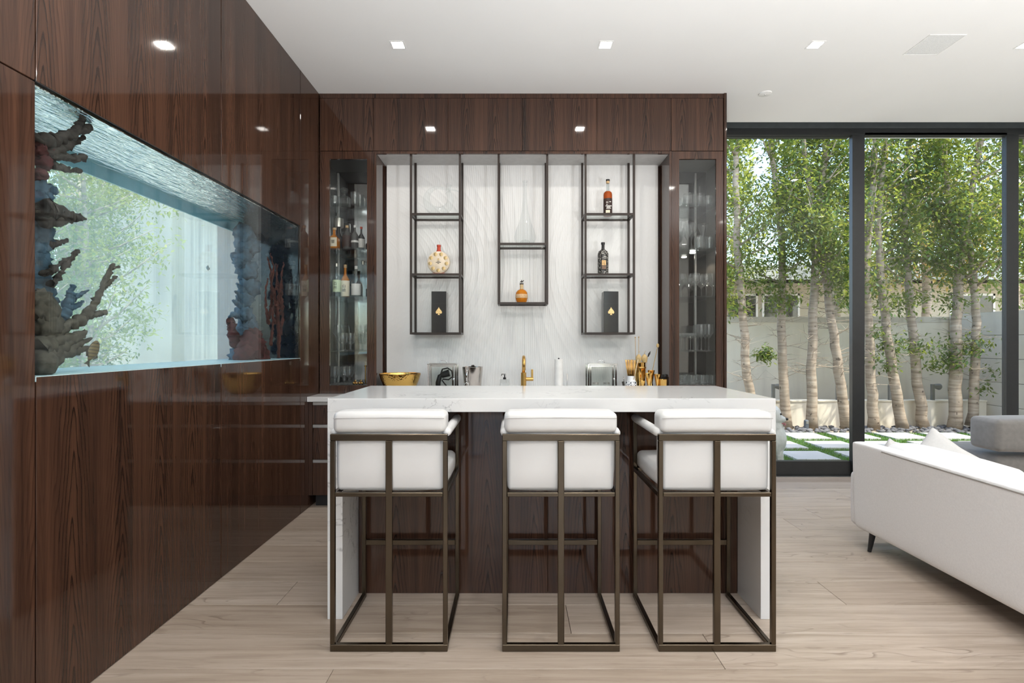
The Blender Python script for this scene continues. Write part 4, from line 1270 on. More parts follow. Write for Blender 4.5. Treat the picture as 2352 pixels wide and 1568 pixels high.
# brass bar tools
def blue_white():
    t = NT('painted_porcelain')
    f = t.ramp(t.noise(t.objco(), 70, 3, 0.6), [(0.50, (0.82, 0.83, 0.84)), (0.54, (0.035, 0.045, 0.07))])
    x, y, z = t.sep(t.objco())
    band = t.ramp(z, [(0.100, (0, 0, 0)), (0.104, (1, 1, 1))])
    t.set(t.mix(band, f, (0.82, 0.83, 0.84)), 0.15)
    return t.m
M['porcelain'] = blue_white()
t = thing('porcelain_jar', 'small white porcelain jar painted with dark flowers, holding gold straws', 'jar', (wx(1448), WY - 0.03, WZ))
MB().lathe([(0, 0), (0.036, 0), (0.046, 0.02), (0.049, 0.06), (0.046, 0.095), (0.034, 0.115), (0.034, 0.150), (0.031, 0.150), (0.031, 0.116), (0, 0.10)], 28).build('jar', M['porcelain'], t, smooth=True)
random.seed(11)
M['straw_pale'] = plain('pale_straw', (0.78, 0.62, 0.42), 0.5)
os_ = ['first', 'second', 'third', 'fourth', 'fifth', 'sixth', 'seventh', 'eighth', 'ninth', 'tenth', 'eleventh', 'twelfth']
for i in range(12):
    f = i / 11 * 2 - 1
    y_ = random.uniform(-0.012, 0.012)
    tag(MB().tube([(wx(1448) + f * 0.022, WY - 0.03 + y_ * 0.6, WZ + 0.108), (wx(1446) + f * 0.042, WY - 0.03 + y_, WZ + 0.288 + random.uniform(-0.004, 0.002))], 0.0035, 7)
        .build('straw', M['gold_soft'], smooth='all'), f'gold drinking straw in the porcelain jar, {os_[i]} from the lantern side', 'straw', 'gold straws in the porcelain jar')
tag(MB().tube([(wx(1452), WY - 0.062, WZ + 0.12), (wx(1461), WY - 0.07, WZ + 0.29)], 0.0035, 7).build('straw', M['straw_pale'], smooth='all'), 'single pale straw leaning out of the porcelain jar', 'straw')
t = thing('brass_shaker', 'tall polished brass cocktail shaker behind the porcelain jar', 'shaker', (wx(1473), WY + 0.045, WZ))
MB().lathe([(0, 0), (0.040, 0), (0.042, 0.004), (0.047, 0.255), (0.050, 0.262), (0.046, 0.262), (0.040, 0.01), (0, 0.008)], 28).build('tin', M['gold'], t, smooth=True)
MB().lathe([(0.0495, 0.210), (0.0505, 0.212), (0.0505, 0.222), (0.0497, 0.224)], 28).build('band', M['gold_soft'], t, smooth=True)
M['tan'] = plain('tan_wood', (0.62, 0.44, 0.20), 0.6, scale=40, var=0.2)
for i, (dx, dz, r, lab) in enumerate(((-0.012, 0.300, 0.026, 'tan round-headed stirrer in the shaker, taller one'), (0.038, 0.296, 0.028, 'tan round-headed stirrer in the shaker, leaning to the wall side'))):
    q = thing('wooden_stirrer', lab, 'stirrer', (wx(1473) + dx, WY + 0.045, WZ + 0.262), group='stirrers in the brass shaker')
    MB().lathe([(0, -0.02), (0.006, -0.018), (r * 0.8, 0.010), (r, 0.032), (r * 0.75, 0.055), (0.008, 0.070), (0, 0.072)], 18, sy=0.55).build('head', M['tan'], q, smooth=True)
    MB().tube([(0, 0, -0.2 + (0.02 if i else 0)), (0, 0, -0.018)], 0.003, 6).build('shaft', M['gold_soft'], q)
    MB().tube([(0, 0, 0.070), (0.004, 0, 0.092), (0.010, 0, 0.100)], 0.0018, 6).build('loop', M['tan'], q, smooth='all')
for i, (dx, top, lean, lab) in enumerate(((-0.024, 0.475, -0.012, 'thin brass bar spoon standing in the shaker'), (-0.006, 0.478, 0.0, 'second thin brass bar spoon with a knob end in the shaker'))):
    q = thing('bar_spoon', lab, 'bar spoon', (wx(1473) + dx, WY + 0.07, WZ + 0.02), group='bar spoons')
    MB().tube([(0, 0, 0.0), (lean, 0, top - 0.02)], 0.0020, 7).build('shaft', M['gold_soft'], q)
    MB().ball((lean, 0, top - 0.016), 0.0055, 2).build('knob', M['gold_soft'], q, smooth='all')
q = thing('bar_spoon', 'long brass bar spoon with round end leaning towards the niche edge', 'bar spoon', (wx(1497), WY + 0.02, WZ + 0.14), group='bar spoons')
MB().tube([(0, 0, 0), (0.052, 0, 0.245)], 0.0025, 7).build('shaft', M['gold_soft'], q)
MB().ball((0.057, 0, 0.268), (0.013, 0.008, 0.019), 2).build('round_end', M['tan'], q, smooth='all')
q = thing('feather_stirrer', 'dark feather-tipped stirrer rising from the bar tools', 'stirrer', (wx(1484), WY + 0.06, WZ + 0.10))
MB().tube([(0, 0, 0), (0.028, 0, 0.21)], 0.0014, 6).build('shaft', M['gold_soft'], q)
MB().poly([(0.026, 0, 0.205), (0.034, 0, 0.238), (0.055, 0, 0.262), (0.052, 0, 0.236), (0.038, 0, 0.212)], (0, 0.003, 0)).build('feather', M['ink'], q)
def jigger(px, y, h, r, lab):
    t = thing('jigger', lab, 'jigger', (wx(px), y, WZ), group='brass jiggers')
    MB().lathe([(0, 0.004), (r * 0.78, 0.0), (r * 0.80, 0.003), (r * 0.38, h * 0.44)], 22).build('small_cup', M['gold'], t, smooth=True)
    MB().lathe([(r * 0.38, h * 0.44), (r * 0.95, h * 0.96), (r, h), (r * 0.94, h), (r * 0.30, h * 0.50), (0, h * 0.49)], 22).build('large_cup', M['gold'], t, smooth=True)
    return t
jigger(1486, WY - 0.06, 0.175, 0.034, 'brass double jigger in front of the shaker')
jigger(1497, WY + 0.02, 0.195, 0.030, 'brass double jigger tucked behind the other jiggers')
jigger(1506, WY - 0.05, 0.165, 0.028, 'slim brass jigger next to the low brass cup')
jigger(1471, WY - 0.07, 0.110, 0.024, 'short brass jigger right beside the porcelain jar')
t = thing('brass_cup', 'low brass cup with eye-shaped badge at the end of the bar tools', 'cup', (wx(1518), WY - 0.06, WZ))
MB().lathe([(0, 0), (0.030, 0), (0.033, 0.004), (0.038, 0.118), (0.041, 0.122), (0.036, 0.122), (0.030, 0.01), (0, 0.008)], 24).build('cup', M['gold'], t, smooth=True)
MB().ball((-0.006, -0.0355, 0.048), (0.013, 0.003, 0.008), 2).build('badge', M['white'], t, smooth='all')
MB().ball((-0.006, -0.0385, 0.048), (0.005, 0.0015, 0.005), 2).build('badge_pupil', M['black'], t, smooth='all')
t = thing('black_canister', 'small black canister in the niche corner', 'canister', (wx(1533), WY + 0.07, WZ))
MB().lathe([(0, 0), (0.034, 0), (0.034, 0.135), (0, 0.137)], 22).build('body', M['black_gloss'], t, smooth=True)
MB().lathe([(0, 0.138), (0.030, 0.138), (0.026, 0.156), (0, 0.158)], 22).build('lid', M['black'], t, smooth=True)
t = thing('bottle_opener', 'small dark twisted bottle opener left of the porcelain jar', 'bottle opener', (wx(1431), WY - 0.02, WZ))
MB().tube([(0, 0, 0.0), (0.004, 0, 0.05), (-0.004, 0, 0.10)], [0.012, 0.009, 0.011], 8).build('handle', M['ink'], t, smooth='all')
MB().tube([(0.004, 0, 0.10), (0.0, 0, 0.14)], 0.003, 6).build('hook', M['steel'], t, smooth='all')

# ------------------------------------------------------------------ contents of the two glass-front cabinets
def cxp(px, y): return (px - CX) * y / FPX
W_STEM = [(0, 0), (0.034, 0.0), (0.034, 0.002), (0.008, 0.006), (0.0035, 0.012)]
def wine(h, r, bowl=0.52):
    zb = h * (1 - bowl)
    return [(0, 0.0), (0.032, 0.0), (0.032, 0.002), (0.010, 0.005), (0.0035, 0.014), (0.0032, zb - 0.012), (0.008, zb), (r * 0.62, zb + 0.12 * h * bowl * 2), (r, zb + 0.40 * h * bowl), (r * 0.97, zb + 0.62 * h * bowl), (r * 0.76, h)]
PROFILES = {
    'tumbler': [(0, 0.006), (0, 0.0), (0.033, 0.0), (0.036, 0.004), (0.039, 0.080), (0.0365, 0.080), (0.033, 0.010), (0, 0.008)],
    'highball': [(0, 0.006), (0, 0.0), (0.030, 0.0), (0.031, 0.004), (0.035, 0.110), (0.033, 0.110), (0.029, 0.010), (0, 0.008)],
    'wine_glass': wine(0.235, 0.043),
    'balloon_glass': wine(0.205, 0.052, 0.56),
    'coupe_glass': [(0, 0.0), (0.034, 0.0), (0.034, 0.002), (0.010, 0.005), (0.0035, 0.014), (0.0032, 0.105), (0.012, 0.112), (0.038, 0.125), (0.048, 0.145), (0.049, 0.157)],
    'goblet': [(0, 0.0), (0.032, 0.0), (0.031, 0.004), (0.010, 0.010), (0.007, 0.030), (0.012, 0.045), (0.010, 0.055), (0.030, 0.070), (0.038, 0.100), (0.037, 0.158)],
    'pitcher': [(0, 0.006), (0, 0.0), (0.042, 0.0), (0.046, 0.006), (0.048, 0.070), (0.044, 0.100), (0.047, 0.108)],
    'carafe': [(0, 0.006), (0, 0.0), (0.046, 0.0), (0.048, 0.01), (0.047, 0.085), (0.024, 0.125), (0.022, 0.150), (0.044, 0.205), (0.046, 0.232)],
}
GM = {}
def glassware(kind, spots, z, labels, group):
    for (px, y), lab in zip(spots, labels):
        if kind not in GM:
            o = MB().lathe(PROFILES[kind], 18).build(kind, M['crystal'], smooth='all' if kind not in ('tumbler', 'highball') else True)
            GM[kind] = o
        else:
            o = GM[kind].copy(); C.objects.link(o)
        o.location = (cxp(px, y), y, z + 0.0005)
        tag(o, lab, {'tumbler': 'tumbler', 'highball': 'tumbler', 'pitcher': 'pitcher', 'carafe': 'carafe', 'goblet': 'goblet'}.get(kind, 'wine glass'), group)
O9 = ['first', 'second', 'third', 'fourth', 'fifth', 'sixth', 'seventh', 'eighth']
Z1, Z2, Z3, Z4, Z5 = 2.534, 2.150, 1.735, 1.262, 0.968
# stemware cabinet by the window
glassware('pitcher', [(1582, 4.60), (1606, 4.60)], Z1, ['stout glass mixing pitcher, top shelf of the stemware cabinet, nearer the niche', 'stout glass mixing pitcher, top shelf of the stemware cabinet, holding a stick'], 'pitchers in the stemware cabinet')
glassware('tumbler', [(1566, 4.66), (1626, 4.58), (1632, 4.70)], Z1, [f'{O9[i]} low tumbler from the niche, top shelf of the stemware cabinet' for i in range(3)], 'tumblers on the top stemware shelf')
tag(MB().tube([(cxp(1606, 4.6), 4.60, Z1 + 0.012), (cxp(1607, 4.6), 4.60, Z1 + 0.175)], [0.006, 0.008], 10).build('glass_stirrer', M['crystal'], smooth='all'), 'glass stirring stick standing in the pitcher on the top shelf', 'stirrer')
glassware('wine_glass', [(1567, 4.57), (1578, 4.68), (1588, 4.60)], Z2, [f'{O9[i]} tall wine glass from the niche, second stemware shelf' for i in range(3)], 'tall wine glasses on the second shelf')
glassware('carafe', [(1615, 4.62)], Z2, ['waisted glass carafe on the second stemware shelf'], 'carafes')
glassware('highball', [(1605, 4.54), (1629, 4.56)], Z2, ['straight glass tumbler between wine glasses and carafe on second shelf', 'straight glass tumbler at the window end of the second shelf'], 'straight tumblers on the second shelf')
glassware('balloon_glass', [(1564, 4.62), (1583, 4.68), (1596, 4.56), (1611, 4.70), (1622, 4.60), (1636, 4.58)], Z3, [f'{O9[i]} balloon wine glass from the niche, third stemware shelf' for i in range(6)], 'balloon glasses on the third shelf')
glassware('coupe_glass', [(1565, 4.60), (1572, 4.71), (1586, 4.57), (1592, 4.69)], Z4, [f'{O9[i]} shallow coupe glass from the niche, fourth stemware shelf' for i in range(4)], 'coupe glasses on the fourth shelf')
glassware('wine_glass', [(1603, 4.70), (1611, 4.58), (1620, 4.70), (1628, 4.57), (1637, 4.68)], Z4, [f'{O9[i]} wine glass beyond the coupes, fourth stemware shelf' for i in range(5)], 'wine glasses on the fourth shelf')
glassware('tumbler', [(1567, 4.58), (1579, 4.66), (1590, 4.57), (1602, 4.66), (1613, 4.57), (1625, 4.66), (1636, 4.57)], Z5, [f'{O9[i]} squat tumbler from the niche, bottom of the stemware cabinet' for i in range(7)], 'tumblers at the bottom of the stemware cabinet')
# bottle cabinet by the tank
t = thing('crystal_decanter', 'square cut crystal decanter with faceted stopper, top shelf of bottle cabinet', 'decanter', (cxp(791, 4.6), 4.60, Z1 + 0.0005))
MB().box((-0.046, -0.040, 0), (0.046, 0.040, 0.082), bevel=0.010).build('body', M['bottle_clear'], t)
MB().lathe([(0.038, 0.0825), (0.016, 0.094), (0.014, 0.108), (0.020, 0.112), (0.020, 0.115), (0, 0.116)], 14).build('neck', M['bottle_clear'], t, smooth=True)
MB().ball((0, 0, 0.142), (0.034, 0.034, 0.026), 2, 0.2, 8).build('stopper', M['bottle_clear'], t)
glassware('tumbler', [(769, 4.58), (838, 4.66)], Z1, ['low tumbler on the top shelf beside the crystal decanter, tank side', 'low tumbler at the niche end of the top bottle-cabinet shelf'], 'tumblers in the bottle cabinet')
glassware('highball', [(815, 4.56), (827, 4.64)], Z1, ['tall tumbler beside the crystal decanter on the top shelf', 'tall tumbler second from the crystal decanter on the top shelf'], 'tall tumblers in the bottle cabinet')
M['green_label'] = plain('pale_green_label', (0.62, 0.74, 0.50), 0.6)
M['white_label'] = plain('white_label', (0.82, 0.80, 0.78), 0.6)
M['dark_bottle'] = plain('dark_bottle_glass', (0.020, 0.022, 0.022), 0.06)
M['grey_bottle'] = amber('smoky_bottle_glass', (0.16, 0.16, 0.16), 0.5)
M['foil'] = plain('silver_foil', (0.70, 0.68, 0.62), 0.3, 0.8)
def bottle(label, px, y, z, r, h, glass, cap, labm=None, lz=(0.15, 0.5), shoulder=0.62, neck=0.30, words=None, tsize=0.02, ink=None, square=False, stack=False):
    t = thing('liquor_bottle', label, 'bottle', (cxp(px, y), y, z + 0.0005), group='bottles in the glass cabinet')
    nr = r * neck
    seg = 4 if square else 20
    R = r * (1.35 if square else 1)
    b = MB().lathe([(0, 0), (R * 0.93, 0), (R, 0.005), (R, h * shoulder * 0.9), (R * 0.8, h * shoulder), (nr * 1.2, h * (shoulder + 0.10)), (nr, h * (shoulder + 0.14)), (nr, h * 0.90), (0, h * 0.902)], seg)
    if square:
        b.move(Matrix.Rotation(PI / 4, 4, 'Z'))
    b.build('glass', glass, t, smooth=30 if square else True)
    MB().lathe([(0, h * 0.90 + 0.0005), (nr * 1.25, h * 0.90 + 0.0005), (nr * 1.25, h), (0, h + 0.001)], 14).build('cap', cap, t, smooth=True)
    if labm:
        if square:
            w = R * 0.7071
            lb = MB().box((-w * 0.92, -w - 0.0012, h * lz[0]), (w * 0.92, -w + 0.0006, h * lz[1])).build('label', labm, t)
            fy = -w - 0.0014
        else:
            lb = MB().lathe([(r + 0.0004, h * lz[0]), (r + 0.001, h * lz[0] + 0.001), (r + 0.001, h * lz[1] - 0.001), (r + 0.0004, h * lz[1])], 20).build('label', labm, t, smooth=True)
            fy = -r - 0.0012
        if words:
            n = len(words)
            zc = h * (lz[0] + lz[1]) / 2
            for i, wd in enumerate(words):
                text(wd, tsize, (0.0, fy, zc + (n - 1) * tsize * 0.55 - i * tsize * 1.1), ink or M['ink'], lb)
    return t
bottle('faceted whisky bottle with cream label and dark character, second cabinet shelf', 768, 4.56, Z2, 0.038, 0.185, M['honey'], M['cork'], M['cream'], (0.10, 0.52), 0.56, 0.36, ['響'], 0.034, square=True)
bottle('tall foil-necked champagne bottle behind the whisky, second cabinet shelf', 778, 4.70, Z2, 0.040, 0.305, M['dark_bottle'], M['foil'], M['foil'], (0.72, 0.98), 0.45, 0.36)
bottle('smoky round bottle with dark label and cork, second cabinet shelf', 797, 4.60, Z2, 0.038, 0.215, M['grey_bottle'], M['cork'], M['dark_label'], (0.12, 0.58), 0.66, 0.30, None)
bottle('clear bottle with white cap and thin white bands, second cabinet shelf', 815, 4.58, Z2, 0.031, 0.212, M['grey_bottle'], M['white'], M['white_label'], (0.28, 0.36), 0.64, 0.28)
bottle('dark small bottle with red cap, second cabinet shelf', 830, 4.62, Z2, 0.029, 0.208, M['dark_bottle'], M['red_wax'], M['white_label'], (0.10, 0.48), 0.60, 0.30)
bottle('slim bottle with pale green label, third cabinet shelf', 773, 4.56, Z3, 0.034, 0.290, M['bottle_clear'], M['foil'], M['green_label'], (0.14, 0.50), 0.58, 0.30, ['白', '州'], 0.030)
bottle('whisky bottle with cream vertical-script label, third cabinet shelf', 793, 4.60, Z3, 0.037, 0.285, M['honey'], M['cork'], M['cream'], (0.02, 0.50), 0.58, 0.30, ['山', '崎'], 0.034)
bottle('bottle with plain white label, third cabinet shelf', 818, 4.58, Z3, 0.040, 0.270, M['bottle_clear'], M['white'], M['white_label'], (0.05, 0.42), 0.55, 0.26, None)
bottle('slender clear bottle at the niche end of the third cabinet shelf', 834, 4.68, Z3, 0.028, 0.330, M['bottle_clear'], M['foil'], None, (0, 0), 0.62, 0.34)
glassware('wine_glass', [(776, 4.70), (826, 4.66), (834, 4.56)], Z4, [f'{O9[i]} wine glass from the tank wall, fourth bottle-cabinet shelf' for i in range(3)], 'wine glasses in the bottle cabinet')
glassware('goblet', [(787, 4.58), (805, 4.62)], Z4, ['cut goblet on the fourth bottle-cabinet shelf, tank side', 'cut goblet on the fourth bottle-cabinet shelf, niche side'], 'goblets on the fourth shelf')
glassware('goblet', [(769, 4.56), (778, 4.68), (791, 4.57), (803, 4.67)], Z5, [f'{O9[i]} cut crystal goblet from the tank wall, bottom of bottle cabinet' for i in range(4)], 'goblets at the bottom of the bottle cabinet')
for i, px in enumerate((816, 829)):
    q = thing('gold_ornament', ('small gold knot ornament beside the goblets' if i == 0 else 'small gold knot ornament beside the gold candlestick'), 'ornament', (cxp(px, 4.56), 4.56, Z5 + 0.0005), group='gold ornaments in the bottle cabinet')
    MB().ball((-0.010, 0, 0.015), 0.015, 2, 0.4, 6).ball((0.011, 0.004, 0.014), 0.0145, 2, 0.4, 6).build('knot', M['gold'], q, smooth='all')
    MB().ball((0.001, -0.004, 0.034), 0.012, 2, 0.4, 6).build('top_bead', M['gold'], q, smooth='all')
q = thing('gold_candlestick', 'slim gold candlestick at the bottom of the bottle cabinet', 'candlestick', (cxp(840, 4.66), 4.66, Z5 + 0.0005))
MB().lathe([(0, 0), (0.016, 0), (0.016, 0.004), (0.008, 0.010), (0.008, 0.15), (0.013, 0.155), (0.013, 0.165), (0, 0.166)], 16).build('stem', M['gold'], q, smooth=True)
MB().lathe([(0, 0.1665), (0.009, 0.1665), (0.009, 0.20), (0, 0.201)], 12).build('candle', M['cream'], q, smooth=True)
# ------------------------------------------------------------------ garden
M['turf'] = plain('turf_soil', (0.05, 0.12, 0.03), 0.95, var=0.3, scale=30)
M['blade'] = leafy('grass_blades', [(0.3, (0.035, 0.13, 0.02)), (0.55, (0.08, 0.22, 0.03)), (0.75, (0.16, 0.30, 0.04))], 6, 0.25)
M['paver'] = stucco('pale_concrete', (0.46, 0.455, 0.44), (0.53, 0.525, 0.51), 3)
M['gwall'] = stucco('cream_stucco', (0.82, 0.74, 0.59), (0.90, 0.83, 0.69), 1.2, 0.12)
M['gblock'] = stucco('beige_block', (0.62, 0.56, 0.46), (0.72, 0.66, 0.56), 1.6, 0.1)
M['mortar'] = stucco('block_joint', (0.36, 0.32, 0.26), (0.42, 0.38, 0.31), 2)
M['soil'] = stucco('garden_soil', (0.10, 0.075, 0.05), (0.17, 0.13, 0.09), 5)
M['bark'] = bark()
M['twig'] = plain('bare_twig', (0.36, 0.29, 0.21), 0.9, var=0.2)
M['leaf'] = leafy('green_leaves', [(0.30, (0.010, 0.036, 0.007)), (0.46, (0.028, 0.080, 0.012)), (0.60, (0.075, 0.145, 0.018)), (0.74, (0.24, 0.26, 0.030))])
M['leaf_dark'] = leafy('deep_green_leaves', [(0.32, (0.012, 0.05, 0.010)), (0.55, (0.03, 0.105, 0.018)), (0.75, (0.08, 0.17, 0.025))])
M['leaf_yellow'] = leafy('yellow_green_leaves', [(0.30, (0.06, 0.10, 0.012)), (0.5, (0.20, 0.24, 0.03)), (0.68, (0.42, 0.36, 0.05)), (0.8, (0.52, 0.20, 0.05))], 1.6)
M['leaf_red'] = leafy('reddish_leaves', [(0.30, (0.12, 0.10, 0.02)), (0.5, (0.38, 0.24, 0.05)), (0.7, (0.50, 0.13, 0.05))], 2.0)
M['stone'] = plain('river_stone', (0.11, 0.11, 0.115), 0.7, var=0.5, scale=6)

gr = struct('ground', MB().box((-30, 5.36, -0.30), (40, 60, -0.045)).box((-30, -30, -0.30), (-2.32, 5.36, -0.045)).box((6.82, -30, -0.30), (40, 5.36, -0.045)).box((-2.32, -30, -0.30), (6.82, -4.72, -0.045)), stucco('dry_ground', (0.30, 0.26, 0.20), (0.42, 0.37, 0.30), 0.8))
tag(gr, 'bare ground around the house')
lawn = struct('lawn', MB().box((1.9, 5.36, -0.045), (7.7, 7.86, -0.028)), M['turf'])
tag(lawn, 'artificial turf with square concrete pavers outside the window')
X0P, PXP, Y0P, PYP, PSX, PSY = 3.27, 0.70, 6.015, 0.665, 0.50, 0.465
rects = []
for j in range(-1, 3):
    for i in range(-2, 7):
        a, b = X0P + PXP * i, Y0P + PYP * j
        if a < 1.9 or a + PSX > 7.7 or b < 5.38:
            continue
        rects.append((a, b, a + PSX, b + PSY))
        MB().box((a, b, -0.045), (a + PSX, b + PSY, -0.004), bevel=0.003, seg=1).build('paver', M['paver'], lawn)
gm = MB()
random.seed(21)
n = 0
while n < 26000:
    x, y = random.uniform(1.9, 7.6), random.uniform(5.37, 7.86)
    if any(a - 0.004 < x < c + 0.004 and b - 0.004 < y < d + 0.004 for a, b, c, d in rects):
        continue
    n += 1
    h = random.uniform(0.018, 0.042)
    a = random.uniform(0, 2 * PI)
    w = 0.0045
    dx, dy = math.cos(a) * w, math.sin(a) * w
    lx, ly = random.uniform(-0.02, 0.02), random.uniform(-0.02, 0.02)
    v = [gm.bm.verts.new(p) for p in ((x - dx, y - dy, -0.03), (x + dx, y + dy, -0.03), (x + lx, y + ly, -0.03 + h))]
    gm.bm.faces.new(v)
go = gm.build('grass', M['blade'])
tag(go, 'short bright green turf between the pavers', 'grass', kind='stuff')
pm = MB()
for i in range(520):
    x, y = random.uniform(2.6, 7.6), random.uniform(7.87, 8.50)
    r = random.uniform(0.025, 0.055)
    pm.ball((x, y, -0.035 + r * 0.3), (r, r * random.uniform(0.7, 1), r * 0.55), 1, 0.2, 2)
tag(pm.build('pebbles', M['stone'], smooth='all'), 'strip of grey river pebbles at the foot of the planter wall', 'pebbles', kind='stuff')

struct('wall_planter', MB().box((1.2, 8.55, -0.05), (7.75, 8.70, 0.375)).box((1.2, 8.535, 0.375), (7.75, 8.715, 0.395)), M['gwall'])
struct('planter_soil_ground', MB().box((1.2, 8.70, -0.05), (7.75, 9.30, 0.33)), M['soil'])
gw = struct('wall_garden', MB().box((-1.0, 9.30, -0.05), (7.9, 9.50, 1.70)), M['gwall'])
MB().box((-1.0, 9.285, 1.70), (7.9, 9.515, 1.80)).build('coping', stucco('grey_coping', (0.60, 0.54, 0.44), (0.70, 0.64, 0.53), 2, 0.4), gw)
bwl = struct('wall_block', MB().box((7.765, -8, -0.05), (7.93, 9.30, 1.84)), M['mortar'])
for r in range(5):
    yb_ = 9.28 - (0.6 if r % 2 else 0.0)
    ys = 9.28
    k_ = 0
    first = True
    while ys > 2.0:
        L = (0.6 if (r % 2 and first) else 1.2)
        first = False
        MB().box((7.735, ys - L + 0.004, -0.045 + r * 0.377), (7.77, ys - 0.004, -0.045 + (r + 1) * 0.377 - 0.007), bevel=0.003, seg=1).build('block', M['gblock'], bwl)
        ys -= L

# spotlights in the planter
M['lamp_grey'] = plain('weathered_fitting', (0.20, 0.20, 0.18), 0.6)
def spot(px, label):
    y = 8.62
    x = (px - CX) * y / FPX
    t = thing('garden_spotlight', label, 'spotlight', (x, 8.62, 0.395), group='spotlights on the planter wall')
    MB().box((-0.022, -0.02, 0), (0.022, 0.02, 0.26)).build('post', M['lamp_grey'], t)
    MB().tube([(0.0, 0.0, 0.225), (0.06, 0.01, 0.225), (0.13, 0.03, 0.215)], [0.025, 0.040, 0.052], 16).build('head', M['lamp_grey'], t, smooth=True)
    MB().tube([(0.129, 0.03, 0.2151), (0.136, 0.031, 0.2145)], [0.047, 0.045], 16).build('lens', M['shelf_glass'], t, smooth=True)
for i, px in enumerate((1776, 1924, 2044, 2142)):
    spot(px, f'grey swivel spotlight on the planter wall, {O9[i]} from the island')
t = thing('bollard_light', 'small grey bollard light among the pebbles beside a trunk', 'light', ((1852 - CX) * 8.2 / FPX, 8.2, -0.03))
MB().box((-0.032, -0.03, 0), (0.032, 0.03, 0.16), bevel=0.02).build('housing', plain('blue_grey_fitting', (0.10, 0.12, 0.14), 0.5), t)
MB().box((-0.020, -0.034, 0.10), (0.020, -0.030, 0.14)).build('lens', M['lamp_grey'], t)
t = thing('ground_spotlight', 'silver tilted ground spotlight in the pebbles near the block wall', 'light', ((2243 - CX) * 8.15 / FPX, 8.15, -0.03))
MB().tube([(0.05, 0, 0.02), (-0.02, -0.02, 0.15)], [0.036, 0.042], 16).build('barrel', M['alu'], t, smooth=True)
MB().tube([(0.05, 0, 0.0), (0.04, 0, 0.06)], 0.012, 8).build('stake', M['black'], t)

# neighbour's house beyond the wall
nh = thing('neighbour_house', 'low beige house with overhanging roof beyond the garden wall', 'house', (6, 15, 0))
M['house_wall'] = stucco('house_stucco', (0.46, 0.42, 0.32), (0.52, 0.48, 0.38), 0.5)
MB().box((3.5, 15.0, -0.05), (20.0, 22, 3.05)).build('wall', M['house_wall'], nh, world=True)
rf = MB().box((2.6, 13.9, 3.22), (21, 23, 3.40)).build('roof', stucco('pinkish_roof', (0.62, 0.52, 0.42), (0.72, 0.62, 0.52), 2), nh, world=True)
MB().box((2.6, 13.85, 3.02), (21, 13.9, 3.40)).build('fascia', stucco('grey_fascia', (0.40, 0.42, 0.41), (0.48, 0.50, 0.48), 1), rf)
for i, (a, b) in enumerate(((5.9, 7.0), (7.12, 8.2), (12.5, 13.8))):
    wf = MB().box((a, 14.97, 1.2), (a + 0.06, 15.0, 2.75)).box((b - 0.06, 14.97, 1.2), (b, 15.0, 2.75)).box((a, 14.97, 2.69), (b, 15.0, 2.75)).box((a, 14.97, 1.2), (b, 15.0, 1.26)).build('window', M['white'], nh, world=True)
    MB().box((a + 0.06, 14.985, 1.26), (b - 0.06, 14.995, 2.69)).build('pane', plain('dim_window', (0.05, 0.05, 0.045), 0.05), wf)

